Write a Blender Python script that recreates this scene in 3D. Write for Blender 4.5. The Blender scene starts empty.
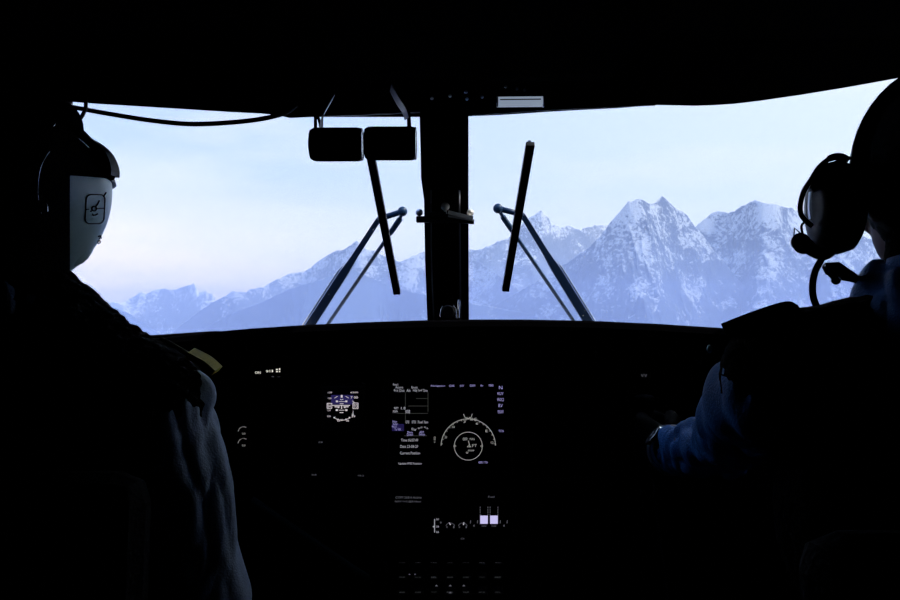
import bpy, bmesh, math, random
import numpy as np
from mathutils import Vector, Matrix
random.seed(7)
F = 850.0; CZ = 1.25
S = bpy.context.scene
COL = S.collection
pi = math.pi

# ------------------------------------------------------------------ coordinates
def P(px, py, Y):                       # point at depth Y metres in front of the eye height 1.25
    return Vector(((px-450)/F*Y, Y, CZ+(300-py)/F*Y))
SL = (1.6-1.17)/0.55                    # rake of the windscreen
def W(px, py, off=0.0):                 # point on the raked windscreen plane (off: metres outside it)
    Y = (1.6+SL*(1.5+off)-CZ)/((300-py)/F+SL)
    return P(px, py, Y)
def plane_z(z, off=0.0): return 1.5+off+(1.6-z)/SL
WN = Vector((0, SL, 1)).normalized()    # outward normal of the windscreen

# ------------------------------------------------------------------ materials
def mat(name, col, rough=.6, metal=0, spec=.3, emit=None, es=1, bump=None, noise=None):
    m = bpy.data.materials.new(name); m.use_nodes = True
    nt = m.node_tree; b = nt.nodes['Principled BSDF']
    b.inputs['Base Color'].default_value = (*col, 1)
    b.inputs['Roughness'].default_value = rough
    b.inputs['Metallic'].default_value = metal
    b.inputs['Specular IOR Level'].default_value = spec
    if emit:
        b.inputs['Emission Color'].default_value = (*emit, 1); b.inputs['Emission Strength'].default_value = es
    tc = nt.nodes.new('ShaderNodeTexCoord')
    if noise:
        sc, c2 = noise
        n = nt.nodes.new('ShaderNodeTexNoise'); n.inputs['Scale'].default_value = sc; n.inputs['Detail'].default_value = 5
        r = nt.nodes.new('ShaderNodeMix'); r.data_type = 'RGBA'
        nt.links.new(tc.outputs['Object'], n.inputs['Vector']); nt.links.new(n.outputs['Fac'], r.inputs['Factor'])
        r.inputs['A'].default_value = (*col, 1); r.inputs['B'].default_value = (*c2, 1)
        nt.links.new(r.outputs['Result'], b.inputs['Base Color'])
    if bump:
        sc, st = bump
        n = nt.nodes.new('ShaderNodeTexNoise'); n.inputs['Scale'].default_value = sc; n.inputs['Detail'].default_value = 4
        bp = nt.nodes.new('ShaderNodeBump'); bp.inputs['Strength'].default_value = st; bp.inputs['Distance'].default_value = .003
        nt.links.new(tc.outputs['Object'], n.inputs['Vector']); nt.links.new(n.outputs['Fac'], bp.inputs['Height'])
        nt.links.new(bp.outputs['Normal'], b.inputs['Normal'])
    return m
M = {}
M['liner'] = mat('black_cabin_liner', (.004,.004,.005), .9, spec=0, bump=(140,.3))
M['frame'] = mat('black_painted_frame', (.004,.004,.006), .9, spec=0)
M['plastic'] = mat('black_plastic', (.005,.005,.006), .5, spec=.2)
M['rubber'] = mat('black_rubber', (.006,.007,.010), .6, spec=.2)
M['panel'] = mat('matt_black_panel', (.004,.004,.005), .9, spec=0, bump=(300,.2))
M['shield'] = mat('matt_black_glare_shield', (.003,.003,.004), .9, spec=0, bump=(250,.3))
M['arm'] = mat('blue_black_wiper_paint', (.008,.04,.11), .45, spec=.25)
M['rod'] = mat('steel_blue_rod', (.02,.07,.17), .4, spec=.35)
M['chrome'] = mat('worn_bright_metal', (.75,.76,.76), .22, metal=1, bump=(90,.2))
M['steel'] = mat('brushed_steel', (.55,.57,.6), .35, metal=1)
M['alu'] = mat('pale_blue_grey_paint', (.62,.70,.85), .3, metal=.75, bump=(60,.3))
M['ivory'] = mat('pale_grey_knob', (.90,.89,.85), .4, metal=.25, spec=.6)
M['helmet'] = mat('grey_green_helmet_paint', (.66,.88,.76), .35, spec=.5, noise=(26,(.54,.75,.64)))
M['ink'] = mat('dark_green_ink', (.006,.02,.02), .6)
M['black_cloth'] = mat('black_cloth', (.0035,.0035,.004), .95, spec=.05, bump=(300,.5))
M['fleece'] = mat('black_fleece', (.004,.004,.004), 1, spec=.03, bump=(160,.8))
M['sleeve_grey'] = mat('blue_grey_flight_suit_cloth', (.50,.60,.74), .7, spec=.4, bump=(420,.5), noise=(70,(.26,.34,.46)))
M['sleeve_blue'] = mat('blue_flight_suit_cloth', (.03,.24,.70), .55, spec=.15, bump=(420,.5), noise=(60,(.02,.12,.36)))
for k_ in ('sleeve_grey',):
    q_ = M[k_].node_tree.nodes['Principled BSDF']; q_.inputs['Sheen Weight'].default_value = .35; q_.inputs['Sheen Roughness'].default_value = .35; q_.inputs['Sheen Tint'].default_value = (.35,.6,1,1)
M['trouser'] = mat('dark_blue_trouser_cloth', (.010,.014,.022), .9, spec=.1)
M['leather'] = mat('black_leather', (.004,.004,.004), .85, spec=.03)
M['skin'] = mat('skin', (.15,.06,.04), .55, spec=.3)
M['hair'] = mat('dark_hair', (.005,.004,.004), .8, spec=.1)
M['yellow'] = mat('yellow_green_patch_cloth', (.95,.70,.06), .6, spec=.4, noise=(60,(.60,.60,.10)))
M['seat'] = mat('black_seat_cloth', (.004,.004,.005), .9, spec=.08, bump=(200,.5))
M['screen'] = mat('dark_screen_glass', (.002,.002,.003), .3, spec=.2)
M['white_glow'] = mat('lit_white_symbols', (.02,.02,.02), .5, emit=(.86,.86,1.0), es=.40)
M['grey_glow'] = mat('lit_dim_grey_symbols', (.02,.02,.02), .5, emit=(.6,.62,.75), es=.13)
M['line_glow'] = mat('lit_dim_frame_lines', (.02,.02,.02), .5, emit=(.6,.65,.6), es=.05)
M['violet_glow'] = mat('lit_violet_symbols', (.02,.02,.02), .5, emit=(.50,.46,.95), es=.60)
M['bar_glow'] = mat('lit_lavender_bars', (.02,.02,.02), .5, emit=(.60,.56,.92), es=.95)
M['blue_glow'] = mat('lit_dark_blue_field', (.0,.0,.0), .5, emit=(.08,.06,.35), es=.16)

def glass_mat():
    m = bpy.data.materials.new('windscreen_glass'); m.use_nodes = True
    nt = m.node_tree; nt.nodes.clear()
    out = nt.nodes.new('ShaderNodeOutputMaterial')
    tr = nt.nodes.new('ShaderNodeBsdfTransparent'); tr.inputs['Color'].default_value = (.985,.99,.995,1)
    gl = nt.nodes.new('ShaderNodeBsdfGlossy'); gl.inputs['Roughness'].default_value = .02
    lw = nt.nodes.new('ShaderNodeLayerWeight'); lw.inputs['Blend'].default_value = .5
    pw = nt.nodes.new('ShaderNodeMath'); pw.operation = 'POWER'; pw.inputs[1].default_value = 5; nt.links.new(lw.outputs['Facing'], pw.inputs[0])
    fr = nt.nodes.new('ShaderNodeMath'); fr.operation = 'MULTIPLY_ADD'; fr.inputs[1].default_value = .45; fr.inputs[2].default_value = .015; nt.links.new(pw.outputs[0], fr.inputs[0])
    mx = nt.nodes.new('ShaderNodeMixShader')
    nt.links.new(fr.outputs[0], mx.inputs[0]); nt.links.new(tr.outputs[0], mx.inputs[1]); nt.links.new(gl.outputs[0], mx.inputs[2])
    # dried specks on the pane
    tc = nt.nodes.new('ShaderNodeTexCoord'); vo = nt.nodes.new('ShaderNodeTexVoronoi'); vo.inputs['Scale'].default_value = 75
    nt.links.new(tc.outputs['Object'], vo.inputs['Vector'])
    lt = nt.nodes.new('ShaderNodeMath'); lt.operation = 'LESS_THAN'; lt.inputs[1].default_value = .085
    nt.links.new(vo.outputs['Distance'], lt.inputs[0])
    sp = nt.nodes.new('ShaderNodeSeparateColor'); nt.links.new(vo.outputs['Color'], sp.inputs[0])
    gt = nt.nodes.new('ShaderNodeMath'); gt.operation = 'GREATER_THAN'; gt.inputs[1].default_value = .86
    nt.links.new(sp.outputs[0], gt.inputs[0])
    mu = nt.nodes.new('ShaderNodeMath'); mu.operation = 'MULTIPLY'
    nt.links.new(lt.outputs[0], mu.inputs[0]); nt.links.new(gt.outputs[0], mu.inputs[1])
    m3 = nt.nodes.new('ShaderNodeMath'); m3.operation = 'MULTIPLY'; m3.inputs[1].default_value = .5
    nt.links.new(mu.outputs[0], m3.inputs[0])
    tl = nt.nodes.new('ShaderNodeBsdfTranslucent'); tl.inputs['Color'].default_value = (.9,.9,.9,1)
    m2 = nt.nodes.new('ShaderNodeMixShader')
    nt.links.new(m3.outputs[0], m2.inputs[0]); nt.links.new(mx.outputs[0], m2.inputs[1]); nt.links.new(tl.outputs[0], m2.inputs[2])
    nt.links.new(m2.outputs[0], out.inputs['Surface'])
    return m
M['glass'] = glass_mat()

# ------------------------------------------------------------------ object helpers
def origin(o):
    v = Vector((0,0,0))
    while o: v = v+o.location; o = o.parent
    return v
def tag(o, label=None, cat=None, group=None, kind=None):
    if label: o['label'] = label
    if cat: o['category'] = cat
    if group: o['group'] = group
    if kind: o['kind'] = kind
    return o
def thing(name, label, cat, loc=(0,0,0), group=None):
    o = bpy.data.objects.new(name, None); COL.objects.link(o)
    o.location = Vector(loc); o.empty_display_size = .05
    return tag(o, label, cat, group)
def obj(name, bm, m, parent=None, smooth=False, label=None):
    me = bpy.data.meshes.new(name)
    if isinstance(bm, bmesh.types.BMesh):
        bmesh.ops.recalc_face_normals(bm, faces=bm.faces)
        bm.to_mesh(me); bm.free()
    else:
        me = bm; me.name = name
    me.materials.clear(); me.materials.append(m if not isinstance(m, str) else M[m])
    if smooth:
        me.polygons.foreach_set('use_smooth', [True]*len(me.polygons))
    if parent: me.transform(Matrix.Translation(-origin(parent)))
    o = bpy.data.objects.new(name, me); COL.objects.link(o)
    if parent: o.parent = parent
    if label: o['label'] = label
    return o
def struct(name, bm, m, **k):
    o = obj(name, bm, m, **k); o['kind'] = 'structure'; return o
def B(): return bmesh.new()

def add_box(bm, c, s, rot=None, bev=0):
    t = bmesh.new(); bmesh.ops.create_cube(t, size=1)
    bmesh.ops.scale(t, vec=Vector(s), verts=t.verts)
    if bev: bmesh.ops.bevel(t, geom=t.edges[:], offset=bev, segments=2, affect='EDGES', profile=.5)
    if rot is not None: bmesh.ops.transform(t, matrix=rot.to_4x4(), verts=t.verts)
    bmesh.ops.translate(t, vec=Vector(c), verts=t.verts)
    merge(bm, t)
def merge(bm, t):
    me = bpy.data.meshes.new('tmp'); t.to_mesh(me); t.free(); bm.from_mesh(me); bpy.data.meshes.remove(me)
def smoothpath(pts, n=8):
    pts = [Vector(p) for p in pts]
    if len(pts) < 3: return pts
    q = [pts[0]*2-pts[1]]+pts+[pts[-1]*2-pts[-2]]; out = []
    for i in range(1, len(q)-2):
        a,b,c,d = q[i-1:i+3]
        for k in range(n):
            t = k/n
            out.append(.5*((2*b)+(c-a)*t+(2*a-5*b+4*c-d)*t*t+(3*b-a-3*c+d)*t**3))
    out.append(pts[-1]); return out
def add_tube(bm, pts, r, seg=12, flat=None, closed=False, up=(0,0,1), caps=True):
    """round tube, or strap when flat=(width, thickness); r may be a list"""
    pts = [Vector(p) for p in pts]; n = len(pts); rings = []
    side0 = None
    for i, p in enumerate(pts):
        a = pts[(i-1) % n] if (closed or i) else p; b = pts[(i+1) % n] if (closed or i < n-1) else p
        d = (b-a).normalized()
        if side0 is None:
            u = Vector(up)
            if abs(d.dot(u)) > .95: u = Vector((1,0,0)) if abs(d.x) < .9 else Vector((0,1,0))
            side0 = d.cross(u).normalized()
        s = (side0-d*side0.dot(d)).normalized(); side0 = s; u = s.cross(d)
        rr = r[i] if isinstance(r, (list, tuple)) else r
        ring = []
        if flat:
            w, t = flat[0]/2*rr, flat[1]/2
            for x, y in ((-w,-t),(w,-t),(w,t),(-w,t)): ring.append(bm.verts.new(p+s*x+u*y))
        else:
            for k in range(seg):
                an = 2*pi*k/seg; ring.append(bm.verts.new(p+s*math.cos(an)*rr+u*math.sin(an)*rr))
        rings.append(ring)
    m = len(rings[0])
    for i in range(n if closed else n-1):
        A, Bq = rings[i], rings[(i+1) % n]
        for k in range(m): bm.faces.new((A[k], A[(k+1)%m], Bq[(k+1)%m], Bq[k]))
    if not closed and caps: bm.faces.new(rings[0][::-1]); bm.faces.new(rings[-1])
def add_ball(bm, c, r, seg=24, rings=14, rot=None):
    t = bmesh.new(); bmesh.ops.create_uvsphere(t, u_segments=seg, v_segments=rings, radius=1)
    r = Vector((r,r,r)) if not hasattr(r, '__len__') else Vector(r)
    bmesh.ops.scale(t, vec=r, verts=t.verts)
    if rot is not None: bmesh.ops.transform(t, matrix=rot.to_4x4(), verts=t.verts)
    bmesh.ops.translate(t, vec=Vector(c), verts=t.verts); merge(bm, t)
def add_cap(bm, a, ra, b, rb, seg=20):
    """tapered capsule"""
    a, b = Vector(a), Vector(b)
    add_ball(bm, a, ra, seg, 12); add_ball(bm, b, rb, seg, 12)
    add_tube(bm, [a, a+(b-a)*.5, b], [ra, (ra+rb)/2, rb], seg)
def add_lathe(bm, prof, c, axis, seg=40):
    """prof: list of (radius, along-axis)"""
    ax = Vector(axis).normalized(); u = ax.orthogonal().normalized(); v = ax.cross(u); c = Vector(c); rings = []
    for r, h in prof:
        rings.append([bm.verts.new(c+ax*h+(u*math.cos(2*pi*k/seg)+v*math.sin(2*pi*k/seg))*max(r,1e-5)) for k in range(seg)])
    for A, Q in zip(rings, rings[1:]):
        for k in range(seg): bm.faces.new((A[k], A[(k+1)%seg], Q[(k+1)%seg], Q[k]))
    bm.faces.new(rings[0][::-1]); bm.faces.new(rings[-1])
def add_prism(bm, pts, vec):
    """polygon of 3D points extruded along vec"""
    vec = Vector(vec)
    a = [bm.verts.new(Vector(p)) for p in pts]; b = [bm.verts.new(Vector(p)+vec) for p in pts]; n = len(a)
    for k in range(n): bm.faces.new((a[k], a[(k+1)%n], b[(k+1)%n], b[k]))
    f1 = bm.faces.new(a[::-1]); f2 = bm.faces.new(b)
    bmesh.ops.triangulate(bm, faces=[f1, f2])
def evaluated(o):
    dg = bpy.context.evaluated_depsgraph_get(); dg.update()
    me = bpy.data.meshes.new_from_object(o.evaluated_get(dg)); return me
def remeshed(bm, voxel=.006, sm=4):
    me = bpy.data.meshes.new('t'); bm.to_mesh(me); bm.free()
    o = bpy.data.objects.new('t', me); COL.objects.link(o)
    r = o.modifiers.new('r', 'REMESH'); r.mode = 'VOXEL'; r.voxel_size = voxel
    s = o.modifiers.new('s', 'SMOOTH'); s.factor = .5; s.iterations = sm
    out = evaluated(o); bpy.data.objects.remove(o); bpy.data.meshes.remove(me); return out

# vectorised gradient-free value noise
def _h(ix, iy, iz, s):
    h = (ix.astype(np.int64)*374761393+iy.astype(np.int64)*668265263+iz.astype(np.int64)*2147483647+s*974634777) & 0xffffffff
    h = ((h ^ (h >> 13))*1274126177) & 0xffffffff; h = (h ^ (h >> 16)) & 0xffffff
    return h/float(0xffffff)
def vnoise(x, y, z=0*1.0, s=0):
    x, y = np.asarray(x, float), np.asarray(y, float); z = np.asarray(z, float)+0*x
    ix, iy, iz = np.floor(x), np.floor(y), np.floor(z); fx, fy, fz = x-ix, y-iy, z-iz
    fx, fy, fz = [f*f*f*(f*(f*6-15)+10) for f in (fx, fy, fz)]; r = 0
    for dx in (0,1):
        for dy in (0,1):
            for dz in (0,1):
                w = (fx if dx else 1-fx)*(fy if dy else 1-fy)*(fz if dz else 1-fz)
                r = r+w*_h(ix+dx, iy+dy, iz+dz, s)
    return r
def fbm(x, y, z=0., o=5, s=0):
    a, t, r = 1, 0, 0
    for k in range(o):
        r = r+a*vnoise(x*2**k, y*2**k, z*2**k, s+k); t += a; a *= .5
    return r/t
def ridged(x, y, o=6, s=0):
    a, t, r, w = 1, 0, 0, 1
    for k in range(o):
        n = 1-np.abs(2*vnoise(x*2**k, y*2**k, 0., s+k)-1); n = n*n
        r = r+a*n*w; w = np.clip(n*1.6, 0, 1); t += a; a *= .5
    return r/t
def displace(me, fn):
    n = len(me.vertices); co = np.zeros(n*3); no = np.zeros(n*3)
    me.vertices.foreach_get('co', co); me.vertex_normals.foreach_get('vector', no)
    co = co.reshape(-1,3); no = no.reshape(-1,3)
    co = co+no*fn(co)[:,None]
    me.vertices.foreach_set('co', co.ravel()); me.update()

# ------------------------------------------------------------------ writing
def text_bm(bm, s, x0, x1, cy, h, Yf, rot=0, thick=.0004):
    """flat lettering fitted between columns x0..x1 on the panel face at depth function Yf(px,py)"""
    cu = bpy.data.curves.new('t', 'FONT'); cu.body = s; cu.size = 1; cu.offset = .0; cu.resolution_u = 2
    o = bpy.data.objects.new('t', cu); COL.objects.link(o)
    me = evaluated(o); bpy.data.objects.remove(o)
    n = len(me.vertices)
    if n:
        co = [v.co.copy() for v in me.vertices]
        xa, xb = min(c.x for c in co), max(c.x for c in co); ya, yb = min(c.y for c in co), max(c.y for c in co)
        for v, c in zip(me.vertices, co):
            u = (c.x-xa)/max(xb-xa, 1e-6); w = (c.y-ya)/max(yb-ya, 1e-6)-.5
            dx, dy = (u-.5)*(x1-x0), -w*h
            if rot: dx, dy = dx*math.cos(rot)-dy*math.sin(rot), dx*math.sin(rot)+dy*math.cos(rot)
            v.co = Yf((x0+x1)/2+dx, cy+dy)
        bm.from_mesh(me)
    bpy.data.meshes.remove(me)
def line_bm(bm, pts, w, Yf, closed=False):
    """flat stroke of width w pixels through points"""
    n = len(pts); L = []
    for i in range(n):
        a = pts[(i-1)%n] if closed or i else pts[i]; b = pts[(i+1)%n] if closed or i < n-1 else pts[i]
        d = Vector((b[0]-a[0], b[1]-a[1])).normalized(); q = Vector((-d.y, d.x))*w/2
        L.append((bm.verts.new(Yf(pts[i][0]+q.x, pts[i][1]+q.y)), bm.verts.new(Yf(pts[i][0]-q.x, pts[i][1]-q.y))))
    for i in range(n if closed else n-1):
        j = (i+1) % n; bm.faces.new((L[i][0], L[j][0], L[j][1], L[i][1]))
def arc(cx, cy, r, a0, a1, n=40):
    return [(cx+r*math.cos(math.radians(a0+(a1-a0)*k/n)), cy-r*math.sin(math.radians(a0+(a1-a0)*k/n))) for k in range(n+1)]
def rect_bm(bm, x0, y0, x1, y1, Yf):
    bm.faces.new([bm.verts.new(Yf(*p)) for p in ((x0,y0),(x1,y0),(x1,y1),(x0,y1))])

# ------------------------------------------------------------------ the cabin shell
XL, XR, YB, ZC = -.95, 1.16, -.6, 1.68
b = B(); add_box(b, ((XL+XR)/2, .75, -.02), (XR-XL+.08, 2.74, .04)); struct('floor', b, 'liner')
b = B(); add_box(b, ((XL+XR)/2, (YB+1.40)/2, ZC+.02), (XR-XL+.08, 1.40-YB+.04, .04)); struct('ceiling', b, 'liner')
wy0, wy1, wz0, wz1 = 1.34, 1.62, .98, 1.50          # unseen side window opening, placed and sized to light the helmet
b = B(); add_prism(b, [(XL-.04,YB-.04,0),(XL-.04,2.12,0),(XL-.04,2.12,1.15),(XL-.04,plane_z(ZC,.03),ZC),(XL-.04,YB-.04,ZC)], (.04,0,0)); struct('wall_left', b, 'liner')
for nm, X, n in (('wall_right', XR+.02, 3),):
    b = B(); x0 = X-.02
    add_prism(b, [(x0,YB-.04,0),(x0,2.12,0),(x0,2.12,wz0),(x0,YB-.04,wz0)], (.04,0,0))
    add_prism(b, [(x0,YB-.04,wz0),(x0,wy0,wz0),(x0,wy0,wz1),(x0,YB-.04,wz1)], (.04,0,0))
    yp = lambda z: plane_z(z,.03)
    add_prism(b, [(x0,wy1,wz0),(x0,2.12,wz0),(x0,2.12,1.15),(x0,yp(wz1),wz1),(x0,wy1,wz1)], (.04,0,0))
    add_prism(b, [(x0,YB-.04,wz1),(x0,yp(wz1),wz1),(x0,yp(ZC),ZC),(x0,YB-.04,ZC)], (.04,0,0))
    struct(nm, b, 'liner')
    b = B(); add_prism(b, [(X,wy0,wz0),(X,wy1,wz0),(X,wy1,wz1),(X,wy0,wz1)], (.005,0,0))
    o = struct('window_%d' % n, b, 'glass'); o['label'] = 'unseen side door window, added for its light'
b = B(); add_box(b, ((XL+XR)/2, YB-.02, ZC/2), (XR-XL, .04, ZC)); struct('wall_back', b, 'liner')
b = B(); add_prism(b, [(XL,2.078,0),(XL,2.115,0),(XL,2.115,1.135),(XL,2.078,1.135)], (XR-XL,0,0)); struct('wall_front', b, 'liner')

TH = WN*.045; TI = -WN*.012
def wz(X, z, off=0): return Vector((X, plane_z(z, off), z))
# head of the windscreen: its lower edge follows the opening
head_l = [(66,101.5),(100,104),(150,107),(190,109.5),(230,112),(262,113.6),(276,115),(290,118),(313,117),(360,117),(421,117)]
head_r = [(468,116.3),(500,115),(520,113.8),(545,112),(580,110),(620,108),(640,105.6),(655,105),(675,105.4),(695,105.8),(712,105.3),(735,103.8),(760,100.8),(800,95),(850,86.8),(893,79),(925,72.5)]
top_z = 1.70
b = B(); pts = [W(*p) for p in head_l+head_r]
add_prism(b, [wz(XL, W(66,101.5).z)]+pts+[wz(XR, W(925,72.5).z), wz(XR, top_z), wz(XL, top_z)], TH)
struct('trim_1', b, 'frame')
b = B(); add_prism(b, [W(66,101.5), wz(XL, W(66,101.5).z), wz(XL,1.15), W(66,340)], TH); struct('trim_2', b, 'frame')
b = B(); add_prism(b, [W(925,72.5), wz(XR, W(925,72.5).z), wz(XR,1.15), W(925,330)], TH); struct('trim_3', b, 'frame')
b = B(); add_prism(b, [wz(XL,1.158), wz(XR,1.158), wz(XR,1.13), wz(XL,1.13)], -WN*.03); struct('trim_4', b, 'frame')
# centre post with its channel rails
b = B(); add_prism(b, [W(*p) for p in ((419.5,112),(420.5,150),(421,178),(424,200),(425,260),(427.5,325),(469,325),(468.5,200),(468.5,112))], TH)
add_prism(b, [W(*p) for p in ((423,112),(425,182),(464,182),(464.5,112))], -WN*.022)
struct('trim_5', b, 'frame')
b = B()
add_tube(b, smoothpath([W(431,185)+TI*.3, W(431.5,260)+TI*.3, W(434,322)+TI*.3], 4), .0016, 8)
add_tube(b, smoothpath([W(459.3,185)+TI*.3, W(460,260)+TI*.3, W(460.5,322)+TI*.3], 4), .0022, 8)
struct('trim_6', b, 'steel')
# metal edge strip at the head
b = B(); add_tube(b, [W(x, y)+TI*.3 for x, y in ((472,113.5),(545,108.5),(600,106),(655,103.5))], .0016, 6)
struct('trim_7', b, mat('dull_edge_strip', (.18,.19,.2), .4, metal=1))
b = B(); add_tube(b, [W(x, y)+TI*.3 for x, y in ((322,114.6),(360,113.4),(420,111))], .0013, 6)
struct('trim_8', b, M['steel'])

# panes
def pane(name, pts, label):
    b = B(); add_prism(b, [p+WN*.016 for p in pts], WN*.006)
    o = struct(name, b, 'glass'); o['label'] = label
pane('window_1', [W(60,96), W(424,110), W(432,335), wz(W(60,335).x, W(60,335).z)], 'left windscreen pane')
pane('window_2', [W(464,110), W(700,98), W(935,62), W(935,335), W(464,335)], 'right windscreen pane')

# ------------------------------------------------------------------ instrument panel
PY = 1.62
pf = lambda x, y: P(x, y, PY-.0125)
ip = thing('instrument_panel', 'wide matt black instrument panel below the windscreen', 'instrument panel', (0, PY, .75))
b = B()
outline = [(-.50,1.185),(-.94,1.155),(-.94,.90),(-.44,.885),(-.36,.865),(-.19,.745),(-.15,.72),(.17,.72),(.19,.80),(.30,.885),(1.15,.90),(1.15,1.155),(.6,1.185)]
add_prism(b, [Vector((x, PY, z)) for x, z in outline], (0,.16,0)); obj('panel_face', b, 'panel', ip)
b = B()
lip = [(165-230,358),(40,351),(120,341.5),(165,337),(200,333),(250,328.6),(300,325.3),(360,322.4),(427,320.3),(470,319.6),(520,319.6),(560,320.2),(600,321.2),(660,324),(722,328),(800,335),(900,346),(1030,362)]
YL = 1.53
front = [P(x, y, YL) for x, y in lip]
front = [Vector((min(max(p.x, XL+.02), XR-.02), p.y, p.z)) for p in front]
rows = []
for p in front:
    k = (p.z-CZ)/YL
    prof = [(0,-.022),(-.004,-.012),(0,-.003),(.006,0),(.10,-.002),(.52,-.002)]
    rr = []
    for dy, dz in prof:
        y = YL+dy; z = p.z+dz+(k*dy-.012*dy if dy > .05 else 0)
        rr.append(b.verts.new((p.x, y, z)))
    rr.append(b.verts.new((p.x, YL+.50, p.z-.05))); rr.append(b.verts.new((p.x, YL+.10, p.z-.035)))
    rows.append(rr)
for A, Q in zip(rows, rows[1:]):
    for k in range(len(A)): b.faces.new((A[k], A[(k+1)%len(A)], Q[(k+1)%len(A)], Q[k]))
b.faces.new(rows[0]); b.faces.new(rows[-1][::-1])
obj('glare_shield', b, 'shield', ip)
b = B()
add_tube(b, [P(252,499,PY-.004), P(262,506,PY-.004), P(357,571,PY-.004), P(372,580,PY-.004)], .006, 10)
obj('lower_edge_trim', b, mat('dark_blue_edge', (.02,.05,.07), .5), ip, label='dim blue slanting edge trim')
b = B(); add_box(b, P(558,480,PY-.012), (.13,.022,.008), bev=.002); obj('card_ledge', b, M['plastic'], ip)
for x, y in ((235,350),(300,345),(345,358),(529,346),(595,352),(700,362),(318,474.5),(361,474.5)):
    b = B(); add_lathe(b, [(.0030,0),(.0030,.0015),(.0018,.0025)], P(x, y, PY), (0,-1,0), 10)
    obj('screw', b, M.setdefault('screw', None) or M.__setitem__('screw', mat('dark_screw', (.05,.05,.05), .4, metal=1)) or 'screw', ip)

def bezel(bm, x0, y0, x1, y1, m=4, depth=.012):
    for a in ((x0-m,y0-m,x1+m,y0),(x0-m,y1,x1+m,y1+m),(x0-m,y0,x0,y1),(x1,y0,x1+m,y1)):
        p = P(a[0], a[1], PY); q = P(a[2], a[3], PY)
        add_box(bm, ((p.x+q.x)/2, PY-depth/2, (p.z+q.z)/2), (abs(q.x-p.x), depth, abs(p.z-q.z)), bev=.0012)
def display(name, label, x0, y0, x1, y1, m=4):
    c = P((x0+x1)/2, y1+m, PY)
    t = thing(name, label, 'display', c)
    b = B(); bezel(b, x0, y0, x1, y1, m); obj('bezel', b, 'plastic', t)
    b = B(); p = P(x0,y0,PY); q = P(x1,y1,PY)
    add_box(b, ((p.x+q.x)/2, PY-.004, (p.z+q.z)/2), (q.x-p.x, .008, p.z-q.z))
    scr = obj('screen', b, 'screen', t); return t, scr
sf = lambda x, y: P(x, y, PY-.0092)
sf2 = lambda x, y: P(x, y, PY-.0088)

# big multifunction display
nav, scr = display('navigation_display', 'large dark display in the middle with white compass arc and violet text', 389, 380, 507, 471, 5)
b = B(); T = lambda *a, **k: text_bm(b, *a, sf, **k)
for s, x0, x1, y, h in [('Fms1',393,398,384.6,2.2),('Active',395.5,403,387.3,2.4),('Enroute',411.5,417.5,387.3,2.4),
        ('Brg',394,398,390.5,2.6),('Dist',399.5,404.5,390.5,2.6),('Alt',406.5,410.5,390.5,2.6),('Hdg',413,417,390.6,3),('Spd',418,422,390.5,2.6),('Time',423,427.5,390.5,2.6),
        ('WPT',394,398.5,408.2,2.4),('1.8',401,405.5,408.2,2.6),('MAP+',393,398,411.5,2.6),('008',405.4,410,411.6,3.4),
        ('ETE',405.8,409.3,422,2.6),('ETD',412,416,422,2.6),('Fuel',418,422.8,422,2.8),('Rem',424.2,428,422,2.8),
        ('Time 06:07:49',401,418,440.1,2.8),('Date 23-08-20',400.3,418,446.4,2.8),('Current Position',400,420,453,2.8),('Update FMS Position',398.5,421.6,463.8,2.8)]:
    T(s, x0, x1, y, h)
text_bm(b, 'Wind', 411.3, 416, 429.3, 2.8, sf, rot=.18)
text_bm(b, '0.0', 417.8, 422.4, 427.8, 1.6, sf, rot=-.3); text_bm(b, '0.0', 424, 428.3, 427.8, 1.6, sf, rot=.45)
obj('page_text', b, 'white_glow', scr)
b = B()
for s, x0, x1, y, h in [('Navigation',431,445,386,2.2),('CHK',449,454.6,385.8,2.2),('INV',460,464,385.8,2),('DIM',470,475,385.6,2.2),('Pr',480.6,483.4,385.7,2),('TERR',488.5,493.5,385.5,2.2),
        ('Nav',392.6,397,421.5,2.2),('Radar',393,397.8,424,2.2),('Mk1 A',392,396.6,426.6,2.2),('To VIA',394.5,401,429.3,2.6),
        ('Menu',407.5,412.6,432.3,2.4),('Direct',407,413,434.6,2.6),('ADF',419.5,424,432.2,2.4),('Setup',419,425,434.6,2.6),
        ('N',499,502.4,387.6,3.4),('VUY',497,503.6,393.6,3),('WX2',497,503.8,399.6,3.2),('RV',498.5,502.6,405.6,3.4),('YAW',497.4,503.6,411.8,3.4),
        ('TCN',498.7,503.6,431,2.2),('GPS1 TO',478.5,487.6,462.4,2.2)]:
    text_bm(b, s, x0, x1, y, h, sf)
obj('menu_text', b, 'violet_glow', scr)
b = B(); cx, cy = 468.3, 446.1
line_bm(b, arc(cx, cy, 27.2, 179, 1, 60), .62, sf); line_bm(b, arc(cx, cy, 14, 0, 354, 60), .55, sf, True)
for a in range(5, 180, 10):
    A = math.radians(a); r0 = 25.6 if a % 30 else 24.6
    line_bm(b, [(cx+r0*math.cos(A), cy-r0*math.sin(A)), (cx+27.4*math.cos(A), cy-27.4*math.sin(A))], .45, sf2)
for s, x, y in (('33',445.8,437.2),('N',453.3,427),('3',464.5,421.6),('6',477,423.5),('E',486.7,431),('12',492.2,442.5)):
    text_bm(b, s, x-1.2, x+1.2, y, 2.4, sf)
line_bm(b, [(463.5,414),(465,417.5),(468,418.5),(471,417.5),(472.3,414)], .6, sf)
line_bm(b, [(465.5,419.4),(467,417),(468.2,419.8),(469.5,417),(471,419.4)], .5, sf2)
text_bm(b, '045', 471.3, 476.8, 419.2, 2.8, sf)
text_bm(b, '009', 462.8, 467.3, 439, 3, sf); text_bm(b, 'MAG', 469.8, 474.6, 439, 2.2, sf)
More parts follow.
